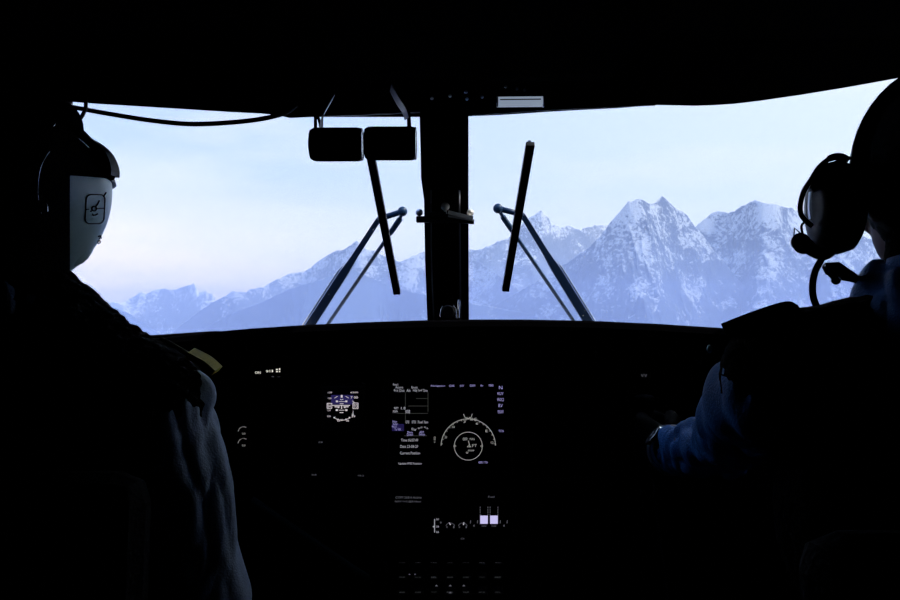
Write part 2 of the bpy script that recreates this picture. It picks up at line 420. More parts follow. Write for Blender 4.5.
line_bm(b, [(468.4,440.6),(469,443),(470,446.4)], .7, sf); line_bm(b, [(469.2,444.8),(467,446.8),(471,446.8)], .7, sf2)
text_bm(b, 'FT', 472.2, 476.8, 445.7, 3, sf); text_bm(b, '0000', 468, 474.2, 450.5, 1.8, sf)
text_bm(b, 'o', 466, 468.2, 452.7, 2, sf)
for x in (454.8, 481.7): line_bm(b, [(x-1.2,446.2),(x,444.8),(x+1.2,446.2),(x,447),(x-1.2,446.2)], .5, sf2)
text_bm(b, '1:50', 431.9, 437.6, 439.5, 1.8, sf, rot=-pi/2)
obj('compass_rose', b, mat('lit_grey_white_lines', (.02,.02,.02), emit=(.8,.8,.78), es=.36), scr, label='white compass arc and inner ring')
b = B()
for pts in ([(405.4,392.5),(405.4,407)],[(428,392),(428,412)],[(397,413.4),(428,413.4)],[(416,398.5),(428,398.5)],[(408,406),(428,406)],[(405.4,414),(405.4,421)],[(404,435.8),(427,435.8)]):
    line_bm(b, pts, .5, sf2)
obj('table_lines', b, 'line_glow', scr)
b = B()
rect_bm(b, 392, 424, 404, 431, lambda x, y: P(x, y, PY-.0084)); obj('blue_field', b, 'blue_glow', scr)
for k in range(6):
    b = B(); p = P(398+k*19, 476.5, PY-.006); add_box(b, p, (.012,.014,.006), bev=.0015); obj('push_button', b, 'rubber', nav)
for k in range(5):
    b = B(); p = P(384.2, 392+k*16, PY-.006); add_box(b, p, (.006,.014,.010), bev=.0015); obj('push_button', b, 'rubber', nav)

# attitude display
att, scr = display('attitude_display', 'small square flight display with artificial horizon lit in white and blue', 323, 386, 363, 426, 3)
b = B(); rect_bm(b, 331, 395, 353.5, 404.5, lambda x, y: P(x, y, PY-.0084))
obj('sky_field', b, mat('lit_blue_field', (0,0,0), emit=(.10,.08,.45), es=.18), scr, label='dim blue upper half of the horizon')
b = B()
for x0, x1, y in ((328,332,392.5),(328,331.5,398.3),(327.6,330.5,410.2),(327.4,330.6,416.2)): text_bm(b, '120', x0, x1, y, 1.6, sf)
for pts in ([(327.2,403.4),(331.8,403.4),(331.8,408.4),(327.2,408.4),(327.2,403.4)],[(353,403),(358,403),(358,408.6),(353,408.6),(353,403)]):
    line_bm(b, pts, .8, sf)
text_bm(b, '84', 328, 331, 406, 3.4, sf); text_bm(b, '93', 353.8, 357.4, 406, 3.8, sf)
text_bm(b, '6500', 350.4, 358, 392.4, 1.5, sf); text_bm(b, '7 00', 350.6, 358, 397.4, 2.4, sf)
line_bm(b, [(332,405.4),(350,405.4)], .7, sf)
for s in (-1, 1):
    line_bm(b, [(341.6+s*2,406.8),(341.6+s*7,406.8)], .9, sf2); line_bm(b, [(341.6+s*4,407.6),(341.6+s*2.4,407.6)], .8, sf)
    rect_bm(b, 341.6+s*4.7-1, 400.5, 341.6+s*4.7+1, 402.2, sf); rect_bm(b, 341.6+s*4.7-1.1, 409.2, 341.6+s*4.7+1.1, 410.9, sf)
    line_bm(b, arc(341.6,406,10.5,90+s*22,90+s*42,6), .5, sf)
line_bm(b, [(338.6,401.6),(345,401.6)], .45, sf2); line_bm(b, [(339.8,403.8),(343.6,403.8)], .6, sf2); line_bm(b, [(339,410.2),(344.4,410.2)], .5, sf2)
line_bm(b, [(339.6,412.6),(343.4,412.6)], .6, sf2); line_bm(b, [(341.6,405),(341.6,409)], .9, sf2)
rect_bm(b, 340.8, 395, 342.6, 397.6, sf); line_bm(b, [(340,399),(341.6,400),(343.4,399)], .5, sf)
line_bm(b, [(352.3,400.8),(354.4,402.6)], .5, sf); line_bm(b, [(352,416.6),(353,410.5),(354,416.6),(352,414)], .5, sf)
text_bm(b, '29', 351.5, 355.4, 416.4, 1.8, sf)
line_bm(b, arc(342,407,13.2,-130,-50,16), .5, sf)
for a in (-125,-108,-90,-72,-55):
    A = math.radians(a); line_bm(b, [(342+12*math.cos(A),407-12*math.sin(A)),(342+14*math.cos(A),407-14*math.sin(A))], .55, sf2)
text_bm(b, '03', 337.2, 340, 420.6, 2.2, sf); text_bm(b, 'N', 340.6, 342.2, 420, 1.8, sf); text_bm(b, '06', 346, 349, 420.6, 2.2, sf)
obj('flight_symbols', b, mat('lit_warm_white_symbols', (.02,.02,.02), emit=(.95,.86,.92), es=.62), scr)
for k in range(4):
    b = B(); add_lathe(b, [(.005,0),(.005,.008),(.004,.009)], P(327+k*10.5, 431, PY), (0,-1,0), 16); obj('knob', b, 'rubber', att)

# radio / engine displays
rad, scr = display('radio_display', 'small radio display with two dim grey lines of text', 391, 493, 429, 507, 3)
b = B(); text_bm(b, 'COM 268.4 Active', 395.5, 421.5, 497.4, 2.3, sf); text_bm(b, 'NAV 1+2 @B Ident', 395, 421, 501.6, 2.3, sf); obj('page_text', b, 'grey_glow', scr)
eng, scr = display('engine_display', 'wide engine display with two lavender fuel bars', 432, 493, 512, 541, 3)
for x0, x1 in ((480.2,487.8),(490.1,497.8)):
    b = B(); rect_bm(b, x0, 515.6, x1, 523.8, sf2); obj('fuel_bar', b, 'bar_glow', scr, label='lavender fuel bar')
b = B()
for x in (480.2,487.9,490.1,497.9):
    for k in range(4): line_bm(b, [(x,506.6+k*2.4),(x,508.2+k*2.4)], .6, sf)
for s, x0, x1, y, h in (('Fuel',488.3,494.3,496.8,1.9),('1050',481.8,486.4,526,1.5),('1040',491.6,496.2,526,1.5)): text_bm(b, s, x0, x1, y, h, sf)
for x in (470.7,477.7,500.4,507.3): line_bm(b, [(x,520.3),(x-.3,523.4)], .7, sf)
for x, y in ((474,525.7),(504,525.7),(440.8,522.5)): text_bm(b, '8', x-.8, x+.8, y, 2, sf)
for x in (447.3, 449): pass
for x, s in ((450.3, -1), (462.8, 1)):
    line_bm(b, arc(x, 528, 5, 155, 25, 12), .45, sf); text_bm(b, '0', x-4, x-2.6, 527, 2, sf); text_bm(b, '1', x+2.9, x+4, 527, 2.2, sf)
text_bm(b, 'C6', 460.8, 464.4, 538.6, 1.6, sf)
obj('scale_marks', b, 'grey_glow', scr)
b = B()
line_bm(b, [(434.6,519),(434.6,532.6)], .7, sf)
for y in (519.3,526.6,532): text_bm(b, '20', 436, 438.9, y, 1.8, sf)
rect_bm(b, 432.9, 525.9, 434.4, 527.3, sf)
line_bm(b, [(449,522.6),(450.6,525)], 1.1, sf); line_bm(b, [(463.9,522.4),(463.4,525)], 1.1, sf)
obj('needle_marks', b, 'white_glow', scr)

# annunciators and small gauges
ann = thing('warning_light_strip', 'row of tiny white lit captions high on the left of the panel', 'warning lights', P(268,378,PY))
b = B(); add_box(b, P(268.5,372,PY-.004), (.075,.008,.022), bev=.001); ah = obj('housing', b, 'plastic', ann)
b = B(); g = lambda x, y: P(x, y, PY-.0086)
for s, x0, x1, y, h in (('ON',255,260.6,372.6,2.6),('9',266,268.2,371.4,2.6),('0',268.8,270.4,371,2.4),('1',271.8,273,371,2.4)): text_bm(b, s, x0, x1, y, h, g)
for x0, y0, x1, y1 in ((276,368.9,277.8,370.2),(279,368.2,280.2,370.2),(276,371,278,372.1),(279,371,280.2,372.1)): rect_bm(b, x0, y0, x1, y1, g)
obj('lit_captions', b, mat('lit_warm_captions', (.02,.02,.02), emit=(1,.97,.85), es=.8), ah)
b = B(); text_bm(b, 'II  --', 272, 280.2, 376.6, 1.2, g); obj('dim_captions', b, 'grey_glow', ah)

def small_caption(label, s, x, y, w, h, glow='grey_glow'):
    t = thing('caption_plate', label, 'switch caption', P(x, y+4, PY))
    b = B(); add_box(b, P(x,y,PY-.003), ((w+6)/F*PY, .006, (h+5)/F*PY), bev=.001); pl = obj('plate', b, 'plastic', t)
    b = B(); text_bm(b, s, x-w/2, x+w/2, y, h, lambda u, v: P(u, v, PY-.0066)); obj('lettering', b, glow, pl)
small_caption('tiny lit caption alone on the right half of the panel', 'V:V', 644, 375.6, 6, 3)
small_caption('tiny lit caption below the small flight display', '08', 320.6, 442.2, 4, 1.4)
small_caption('tiny lit caption low on the panel, left of its neighbour', '25', 314, 474.8, 5, 1.3)
small_caption('tiny lit caption low on the panel beside the large display', '18:2', 361, 475.6, 6, 1.3)

def gauge(label, cx, cy, r):
    t = thing('dial_gauge', label, 'gauge', P(cx, cy+r, PY), 'round gauges at the left of the panel')
    b = B(); R = r/F*PY; add_lathe(b, [(R*1.25,0),(R*1.25,.006),(R*1.1,.010),(R*1.02,.0075)], P(cx,cy,PY), (0,-1,0), 32)
    bz = obj('bezel', b, 'plastic', t, smooth=False)
    b = B(); g = lambda x, y: P(x, y, PY-.0094); line_bm(b, arc(cx, cy, r, 175, 60, 16), .6, g); text_bm(b, '20', cx-1.6, cx+2, cy+1.6, 1.9, g)
    obj('dial_marks', b, mat('lit_gauge_marks', (.02,.02,.02), emit=(.7,.68,.66), es=.28), bz)
gauge('upper of the two small round gauges beside the left pilot sleeve', 243.5, 432, 5.2)
gauge('lower of the two small round gauges beside the left pilot sleeve', 243.5, 443.8, 5.4)

# ------------------------------------------------------------------ centre console
cc = thing('centre_console', 'black centre console sloping back from the panel with rows of dim buttons', 'console', (-.01,1.3,0))
b = B()
cz0, cy0, cz1, cy1 = .735, 1.60, .52, 1.02
add_prism(b, [(-.15,cy0,0),(-.15,cy0,cz0),(-.15,cy1,cz1),(-.15,cy1,0)], (.30,0,0)); body = obj('console_body', b, 'panel', cc)
sk = (cz0-cz1)/(cy0-cy1)
def cf(px, py, up=.001):
    k = (300-py)/F; Y = (cz0-sk*cy0-CZ+up)/(k-sk); return P(px, py, Y)
crot = Matrix.Rotation(math.atan(sk), 3, 'X')
for r, y in enumerate((562, 577, 592)):
    for k in range(7):
        b = B(); p = cf(402+k*16, y, .002); add_box(b, p, (.020,.024,.007), rot=crot, bev=.0015); kb = obj('push_button', b, 'rubber', cc)
        b = B(); text_bm(b, ['OBS','TST','MIC','VHF','ICS','SEL','AUX'][(k+r*3)%7], 399+k*16, 405+k*16, y+.3, 1.3, lambda u, v: cf(u, v, .0075))
        obj('lettering', b, mat('faint_lit_letters', (.02,.02,.02), emit=(.6,.65,.7), es=.03+.05*((k*7+r*5)%4)/3), kb)
for x, y in ((409.5,574.4),(415,574.4)):
    b = B(); rect_bm(b, x-.7, y-.5, x+.7, y+.5, lambda u, v: cf(u, v, .009)); obj('lit_dot', b, M['grey_glow'], cc)
for x, y in ((436.5,585.5),(450.3,585.5),(463.8,585.5),(450.3,592.5)):
    b = B(); b.faces.new([b.verts.new(cf(*q, .009)) for q in ((x-1.6,y+.8),(x,y-1),(x+1.6,y+.8))]); obj('lit_arrow', b, M['grey_glow'], cc)
for x, y, hh in ((390,544,5),(386,569,9)):
    b = B(); add_tube(b, [cf(x, y+3, -.002), cf(x, y+3, .0)+Vector((0,-.004,.02))], [.003,.0045], 10); obj('toggle_switch', b, 'steel', cc)

# ------------------------------------------------------------------ wipers (outside the windscreen)
def wiper(label, knob, elbow, root, rod_end, rod_top, bl_a, bl_b, s):
    c = W(*root, .07); t = thing('windscreen_wiper', label, 'wiper', c, 'windscreen wipers')
    o1, o2 = .10, .07
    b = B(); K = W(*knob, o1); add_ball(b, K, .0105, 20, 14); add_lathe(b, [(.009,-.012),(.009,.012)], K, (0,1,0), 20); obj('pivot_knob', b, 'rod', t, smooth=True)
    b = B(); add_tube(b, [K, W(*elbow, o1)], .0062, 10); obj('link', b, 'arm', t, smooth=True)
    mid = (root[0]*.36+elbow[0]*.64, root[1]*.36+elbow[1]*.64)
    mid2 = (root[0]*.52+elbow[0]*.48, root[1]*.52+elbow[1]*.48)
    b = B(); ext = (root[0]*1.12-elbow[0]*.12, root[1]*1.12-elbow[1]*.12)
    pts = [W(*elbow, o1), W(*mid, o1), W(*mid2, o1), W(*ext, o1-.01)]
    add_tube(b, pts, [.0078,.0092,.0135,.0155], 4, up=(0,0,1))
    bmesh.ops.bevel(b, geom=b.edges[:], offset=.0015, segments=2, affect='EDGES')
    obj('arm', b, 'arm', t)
    b = B(); off = Vector((s*.0125,-.004,.006)); add_tube(b, [pts[1].lerp(pts[2],.6)+off*.75, pts[2]+off*.95, pts[3]+off*1.1], [.0004,.0024,.0026], 8); obj('edge_highlight', b, 'alu', t, label='pale strip standing in for the lit arm edge')  # added pale strip that paints the highlight along the arm
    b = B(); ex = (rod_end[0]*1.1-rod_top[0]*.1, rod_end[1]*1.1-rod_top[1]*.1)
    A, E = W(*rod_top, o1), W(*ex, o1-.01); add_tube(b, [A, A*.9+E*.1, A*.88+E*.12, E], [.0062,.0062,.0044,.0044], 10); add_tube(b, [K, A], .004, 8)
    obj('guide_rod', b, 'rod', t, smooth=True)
    b = B(); u, v = W(*bl_a, .025), W(*bl_b, .025); d = (v-u).normalized(); q = d.cross(WN).normalized()
    R = Matrix((q, d, WN)).transposed()
    add_box(b, (u+v)/2, (.0165,(v-u).length,.012), rot=R, bev=.002); bl = obj('blade', b, 'rubber', t)
    b = B(); add_box(b, (u+v)/2+WN*.012, (.006,(v-u).length*.97,.010), rot=R, bev=.001); obj('blade_spine', b, 'arm', bl)
    b = B(); add_tube(b, [W(*elbow, o1), (u+v)/2+d*((W(*elbow,.025)-(u+v)/2).dot(d))+WN*.012], .005, 8); obj('blade_clip', b, 'arm', t)
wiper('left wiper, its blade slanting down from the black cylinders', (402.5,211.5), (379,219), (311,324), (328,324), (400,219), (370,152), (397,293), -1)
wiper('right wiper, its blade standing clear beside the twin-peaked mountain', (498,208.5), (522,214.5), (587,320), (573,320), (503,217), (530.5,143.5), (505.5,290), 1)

# ------------------------------------------------------------------ black cylinders on bent straps
def roll(label, x0, x1, yc, r, rim_x, vx, strap, Y=1.22):
    c = P((x0+x1)/2, yc, Y); t = thing('sunshade_roll', label, 'sunshade', c, 'black cylinders under the head of the windscreen')
    R = r/F*Y; a, e = P(x0, yc, Y), P(x1, yc, Y); L = (e-a).length
    ax = (e-a).normalized()
    b = B(); add_lathe(b, [(R*.55,0),(R*.86,.0015),(R*.97,.006),(R,.011),(R,L-.006),(R*.96,L-.001),(R*.90,L)], a, ax, 48); obj('roll', b, 'panel', t, smooth=False)
    b = B(); add_lathe(b, [(R*.90,-.002),(R*.97,-.0005),(R*.97,.0016),(R*.90,.002),(R*.86,.001)], e, ax, 48); obj('end_rim', b, 'chrome', t, label='bright end rim')
    b = B(); q = P(vx, yc-r*.55, Y); top = P(vx, 105, Y+.01); add_tube(b, [q, P(vx, 120, Y), top, Vector((top.x, 1.30, 1.50))], 1, flat=(.0055,.004)); obj('hanger', b, 'frame', t)
    b = B(); add_tube(b, smoothpath(strap, 6), 1, flat=(.012,.0015), up=(.8,.5,.2)); obj('strap', b, 'steel', t, label='bent bright metal strap')
roll('left of the two black cylinders hanging beneath the windscreen head', 309.5, 361.5, 144.5, 16.8, 360, 315.5,
     [P(321.5,130,1.22), P(322,118,1.23), P(327.5,107,1.25), P(333.5,97,1.27)])
roll('right of the two black cylinders, beside the centre post', 364, 415, 143.5, 16.8, 414, 408.5,
     [P(407,119,1.22), P(404,110,1.22), P(398,101,1.235), P(391,88,1.26)])

# ------------------------------------------------------------------ bracket with ball knobs on the post
kb = thing('knob_bracket', 'small bracket with three pale ball knobs across the centre post', 'bracket', W(445,218)+TH*2)
Yk = 1.70
b = B(); add_box(b, (P(416.5,219.5,Yk)+P(449,219.5,Yk))/2+Vector((0,0,0)), ((449-416)/F*Yk, .016, 6.2/F*Yk), bev=.0015)
add_box(b, P(436,216,Yk), (.040,.016,.016), bev=.001)
add_box(b, P(436,220,Yk+.04), (.03,.09,.012))
add_tube(b, [P(447,219.5,Yk), P(474,222,Yk)], 1, flat=(.012,.009)); obj('base_bar', b, 'plastic', kb)
b = B(); add_tube(b, [P(448,212.2,Yk-.012), P(473,218.4,Yk-.010)], 1, flat=(.0075,.006), up=(0,1,0)); add_tube(b, [P(448,216,Yk-.010), P(473,220.4,Yk-.008)], 1, flat=(.004,.003), up=(0,1,0))
obj('bright_bar', b, 'ivory', kb, label='worn bright metal bar')
for x, y, r, m in ((445.3,206.5,4.4,'ivory'),(419.3,212.5,3.6,'alu'),(470.3,213,3.7,'ivory')):
    b = B(); add_ball(b, P(x,y,Yk), r/F*Yk, 24, 16); add_lathe(b, [(.003,0),(.003,.008)], P(x,y+r-1,Yk), (0,0,-1), 10); obj('ball_knob', b, m, kb, smooth=True)
# clamp at the foot of the post
cl = thing('post_clamp', 'small round clamp with bright edges at the foot of the centre post', 'clamp', P(448,320,1.80))
b = B(); c = P(448,312,1.80); add_lathe(b, [(.013,0),(.015,.004),(.015,.022),(.012,.026)], c+Vector((0,.012,0)), (0,-1,0), 30); obj('clamp_body', b, 'plastic', cl)
b = B(); add_tube(b, smoothpath([P(440.5,317,1.79), P(441,310,1.79), P(443,306,1.79)], 5), .0013, 8); add_tube(b, smoothpath([P(453,306,1.79), P(455.5,310,1.79), P(455.5,318,1.79)], 5), .0018, 8)
add_tube(b, [P(458.4,318,1.80), P(459,300,1.80)], .0024, 8); obj('bright_edge', b, 'chrome', cl)

# ------------------------------------------------------------------ overhead: map light, panel, cables
ml = thing('map_light', 'short pale map light with added glow, clipped to the windscreen head right of the post', 'light', P(520,108,1.40))
Y = 1.36
b = B(); add_tube(b, [P(498,102,Y), P(543,101.6,Y)], .0082, 28); obj('tube', b, mat('pale_tube_glow', (.6,.68,.8), .3, emit=(.62,.76,1.0), es=.34, bump=(60,.3)), ml, smooth=True)  # weak emission added to brighten the silvery tube
b = B()
for x in (497.2, 543.4): add_tube(b, [P(x-.8,101.8,Y), P(x+.8,101.8,Y)], .0089, 28)
obj('end_cap', b, 'steel', ml)
b = B(); add_tube(b, [P(500,99.6,Y-.0078), P(541,99.2,Y-.0078)], .0010, 6); obj('seam', b, 'rubber', ml)
b = B(); add_box(b, P(520,97,Y+.03), (.05,.06,.012), bev=.002); obj('mount', b, 'frame', ml)

oc = thing('overhead_panel', 'black overhead panel with small screws above the centre post', 'overhead panel', (0,1.2,ZC))
b = B(); add_prism(b, [(-.17,.55,ZC),(-.17,1.34,ZC),(-.17,1.36,1.60),(-.17,1.28,1.59),(-.17,.60,1.62)], (.42,0,0)); obj('panel_body', b, 'panel', oc)
for x, y in ((432,98.5),(450,96),(466,92),(467,99),(505.8,86.6),(517,89),(524.6,90),(482,97)):
    b = B(); add_lathe(b, [(.0026,0),(.0024,.0016),(.0008,.002)], P(x,y,1.355), (0,-1,0), 12); obj('screw', b, 'steel', oc)
b = B(); add_tube(b, smoothpath([P(56,104,1.47)+Vector((-.02,0,0)), P(66,106,1.44), P(85,109.5,1.42), P(110,114,1.40), P(150,120.3,1.39), P(190,124,1.39), P(230,122.5,1.39), P(262,118.8,1.40), P(285,113,1.42), P(296,106,1.44)], 8), .0040, 10)
tag(obj('cable', b, 'rubber', smooth=True), 'black cable sagging along the top of the left windscreen', 'cable')
b = B(); add_tube(b, smoothpath([P(84,92,1.30), P(85.6,101,1.28), P(85.5,108,1.24), P(82,116,1.18), P(75,123,1.10), P(60,127,1.05)], 8), .0029, 10)
tag(obj('helmet_cord', b, 'rubber', smooth=True), 'short curved black cord rising from the grey-green helmet to the ceiling', 'cord')

# ------------------------------------------------------------------ people
def hand_caps(bm, wr, grip, side, thick=0.0):
    """palm and five fingers closed round an upright grip"""
    wr, g = Vector(wr), Vector(grip)
    f = (g-wr).normalized(); up = Vector((0,0,1)); s = f.cross(up).normalized()*side
    pc = wr+f*.045+s*.012
    add_cap(bm, wr, .024+thick, wr+f*.02, .024+thick)
    for k in range(4):
        h = up*(.027-.018*k); base = pc+f*.028+h+s*.006
        add_cap(bm, wr+f*.012+h*.5, .012+thick, base, .0105+thick)
        L = (.030,.034,.031,.024)[k]; r = (.0085,.0088,.0084,.0074)[k]+thick
        j1 = base+f*L*.9-s*.010; j2 = j1-s*L*.75+f*.004; j3 = j2-s*.006-f*L*.55
        add_cap(bm, base, r*1.05, j1, r); add_cap(bm, j1, r, j2, r*.92); add_cap(bm, j2, r*.92, j3, r*.82)
    t0 = wr+f*.018+up*.016-s*.008; t1 = t0+f*.026-s*.014+up*.014; t2 = t1+f*.026-s*.006+up*.004
    add_cap(bm, t0, .012+thick, t1, .0105+thick); add_cap(bm, t1, .0105+thick, t2, .0085+thick)

def person(name, label, H, collar, vcol, neck, shR, shL, elR, elL, wrR, wrL, gripR, gripL, hip, knees, feet, jm, vr=.066, vl=.92, vz=.002, sr=.062, turn=0, fz=.004, head_s=(1,1,1)):
    """H head centre; right/left in world x (shR = larger x)"""
    root = thing(name, label, 'person', (hip[0], hip[1], 0))
    V = Vector; H = V(H); hip = V(hip); neck = V(neck)
    R = Matrix.Rotation(turn, 3, 'Z')
    b = B()
    sx, sy, sz = head_s
    add_ball(b, H, (.080*sx,.096*sy,.097*sz)); h = lambda x, y, z: H+R@V((x*sx, y*sy, z*sz))
    add_ball(b, h(0,.030,-.045), (.062*sx,.066,.062)); add_ball(b, h(0,.050,-.090), (.042,.040,.028)); add_cap(b, h(-.045,.0,-.07), .022, h(0,.066,-.100), .016); add_cap(b, h(.045,.0,-.07), .022, h(0,.066,-.100), .016)
    add_cap(b, h(0,.096,-.005), .009, h(0,.112,-.034), .012); add_ball(b, h(.012,.103,-.037), .008); add_ball(b, h(-.012,.103,-.037), .008)
    add_cap(b, h(-.032,.089,.014), .009, h(.032,.089,.014), .009)
    add_cap(b, h(-.018,.093,-.060), .006, h(.018,.093,-.060), .006); add_cap(b, h(-.016,.091,-.071), .007, h(.016,.091,-.071), .007)
    for s in (-1, 1):
        add_ball(b, h(s*.031,.083,-.004), .0115); add_ball(b, h(s*.080,-.004,-.018), (.010,.018,.030)); add_ball(b, h(s*.040,.070,-.035), (.022,.018,.018))
    add_cap(b, h(0,-.01,-.06), .050, neck, .052)
    chest = (V(shR)+V(shL))/2
    for sh in (shR, shL): add_cap(b, neck-V((0,0,.02)), .046, sh, .046)
    add_ball(b, chest+V((0,.01,-.10)), (.140,.100,.150)); add_ball(b, chest*.4+hip*.6, (.125,.095,.16)); add_ball(b, hip+V((0,.02,.02)), (.150,.110,.10))
    for sh, el, wr in ((shR,elR,wrR),(shL,elL,wrL)):
        add_cap(b, sh, .046, el, .034); add_cap(b, el, .035, wr, .022)
    hand_caps(b, wrR, gripR, 1); hand_caps(b, wrL, gripL, -1)
    for s, kn, ft in ((1,knees[0],feet[0]),(-1,knees[1],feet[1])):
        th = hip+V((s*.085,.03,0)); add_cap(b, th, .080, kn, .054); add_cap(b, kn, .052, ft, .034); add_cap(b, V(ft)+V((0,-.02,-.045)), .03, V(ft)+V((0,.15,-.055)), .024)
    body = obj('body', remeshed(b, .0045, 3), 'skin', root, smooth=True)
    # flight suit
    b = B()
    for sh, el, wr in ((shR,elR,wrR),(shL,elL,wrL)):
        e = V(el); w = V(wr); s_ = V(sh)
        er = sr*.79; add_cap(b, s_, sr, e, er); add_cap(b, e, er, e+(w-e)*.93, .034 if sr > .06 else .0305)
        add_cap(b, neck-V((0,0,.03)), .050, sh, sr-.004)
    add_ball(b, chest+V((0,.01,-.10)), (.155,.112,.165)); add_ball(b, chest*.4+hip*.6, (.140,.108,.17)); add_ball(b, hip+V((0,.02,.04)), (.160,.122,.10))
    add_lathe(b, collar, neck, (0,0,1), 30)
    me = remeshed(b, .006, 3)
    def folds(co):
        x, y, z = co.T
        w = fbm(x*9+y*4, z*3-y*6, y*7, 4, 3)
        f = np.abs(2*vnoise(x*34+z*7, y*26-z*7, z*4, 11)-1)
        g = np.abs(2*vnoise(x*52-z*9, y*40, z*6, 21)-1)
        return .005*(w-.5)-.0120*(1-f)**3-.007*(1-g)**3+.007
    displace(me, folds); obj('flight_suit', me, jm, root, smooth=True)
    # black vest over shoulders and trunk
    b = B()
    for sh in (shR, shL):
        s_ = V(sh); add_cap(b, neck+V((0,-.005,-.032)), .058, neck.lerp(s_, vl)+V((0,-.004,vz)), vr)
    add_ball(b, chest+V((0,.005,-.11)), (.172,.128,.175)); add_ball(b, chest*.4+hip*.6, (.156,.124,.185)); add_ball(b, hip+V((0,.02,.08)), (.170,.130,.06))
    if vcol:
        add_lathe(b, vcol, neck, (0,0,1), 30)
        if H.x < 0: add_cap(b, neck+V((.016,0,-.012)), .056, neck.lerp(V(shR), .55), .056)
    me = remeshed(b, .0055, 2)
    displace(me, lambda co: fz*(fbm(co[:,0]*130, co[:,1]*130, co[:,2]*130, 2, 5)-.4)*2+.006*(fbm(co[:,0]*14, co[:,1]*14, co[:,2]*14, 3, 9)-.5))
    obj('vest', me, 'fleece', root, smooth=False, label='black vest')
    b = B()
    for s, kn, ft in ((1,knees[0],feet[0]),(-1,knees[1],feet[1])):
        th = hip+V((s*.085,.03,0)); add_cap(b, th, .095, kn, .068); add_cap(b, kn, .067, V(ft)+V((0,0,.05)), .055)
    add_ball(b, hip+V((0,.01,0)), (.165,.125,.095)); obj('trousers', remeshed(b, .009, 2), 'trouser', root, smooth=True)
    for s, ft in ((1,feet[0]),(-1,feet[1])):
        f = V(ft); b = B(); add_cap(b, f+V((0,0,.08)), .046, f+V((0,-.01,-.03)), .044); add_cap(b, f+V((0,-.01,-.035)), .042, f+V((0,.17,-.045)), .036)
        me = remeshed(b, .006, 2)
        for v in me.vertices: v.co.z = max(v.co.z, 0.001)
        obj('boot', me, 'leather', root, smooth=True)
    for wr, gr, s in ((wrR,gripR,1),(wrL,gripL,-1)):
        b = B(); hand_caps(b, wr, gr, s, .0022); obj('glove', remeshed(b, .0032, 2), 'leather', root, smooth=True)
    return root

# left pilot
HL = (-.524,1.0,1.385)
lp = person('person', 'person on the left in a helmet, black vest and blue-grey sleeve, seen from behind', HL, [(.066,-.035),(.064,.0),(.060,.02)], [(.068,-.04),(.062,.0),(.058,.02),(.054,.026)], (-.505,.995,1.255),
    (-.335,1.0,1.115), (-.69,1.0,1.115), (-.288,1.02,.895), (-.76,1.06,.86), (-.355,1.235,.86), (-.62,1.26,.80), (-.39,1.335,.87), (-.60,1.35,.80),
    (-.51,1.02,.60), [(-.37,1.46,.62),(-.66,1.46,.62)], [(-.36,1.70,.10),(-.67,1.70,.10)], 'sleeve_grey', fz=.0045)
# shoulder patch
b = B()
Yp = .995
pp = [P(190,353,Yp), P(198,357,Yp), P(207,362,Yp), P(217,371,Yp)]
add_tube(b, smoothpath(pp, 5), [1]*16, flat=(.020,.008), up=(.5,-.25,.8)); obj('shoulder_patch', b, 'yellow', lp, label='yellow-green shoulder patch')
b = B(); add_tube(b, smoothpath([P(160,338,Yp), P(172,344,Yp), P(191,355,Yp)], 5), .0022, 8); obj('shoulder_piping', b, mat('pale_piping', (.35,.33,.2), .7), lp)

# helmet
hc = Vector(HL)
hm = thing('flight_helmet', 'grey-green flight helmet with a black cover and an inked square badge', 'helmet', hc+Vector((0,0,-.12)))
def dome(rx, ry, rzu, rzd, keep, thick, cuts=(), c=hc, nu=128, nv=90):
    b = B(); grid = []
    for j in range(nv+1):
        th = pi*j/nv; row = []
        for i in range(nu):
            ph = 2*pi*i/nu; z = math.cos(th)
            row.append(Vector((rx*math.sin(th)*math.cos(ph), ry*math.sin(th)*math.sin(ph), z*(rzu if z > 0 else rzd))))
        grid.append(row)
    vs = {}
    def v(j, i):
        i %= nu
        if (j, i) not in vs: vs[j, i] = b.verts.new(c+grid[j][i])
        return vs[j, i]
    for j in range(nv):
        for i in range(nu):
            m = (grid[j][i]+grid[j+1][(i+1)%nu])/2
            if keep(m):
                q = [v(j,i), v(j,i+1), v(j+1,i+1), v(j+1,i)]
                try: b.faces.new(q)
                except ValueError: pass
    bmesh.ops.remove_doubles(b, verts=b.verts, dist=1e-5)
    for co_, no_ in cuts:
        bmesh.ops.bisect_plane(b, geom=b.verts[:]+b.edges[:]+b.faces[:], plane_co=c+Vector(co_), plane_no=Vector(no_), clear_inner=True)
    bmesh.ops.recalc_face_normals(b, faces=b.faces)
    bmesh.ops.solidify(b, geom=b.faces[:], thickness=thick)
    return b
# shell: open at the face (front, low) and underneath
shell = dome(.115,.135,.092,.125, lambda m: m.z > -.112 and not (m.y > .055 and m.z < .02 and abs(m.x) < .09), .006)
sh_o = obj('shell', shell, 'helmet', hm, smooth=True)
obj('cover', dome(.1185,.139,.0955,.125, lambda m: m.z > -.05, .003, [((0,0,.009),(0,-.10,1))]), 'black_cloth', hm, smooth=True, label='black cover over the crown')
obj('visor', dome(.117,.160,.074,.03, lambda m: m.y > -.06, .006, [((0,0,.010),(0,0,1)),((0,-.02,0),(0,1,-.5))]), 'plastic', hm, smooth=True)
b = B(); add_ball(b, P(62,127,.99), (.022,.030,.030)); obj('crown_pad', b, 'black_cloth', hm, smooth=True)
b = B(); pk = smoothpath([P(76,131,1.0), P(85,140,1.0), P(95,146,1.0), P(104,154,1.0), P(109,163,1.0), P(111,170,1.0), P(110.8,176,1.0)], 6)
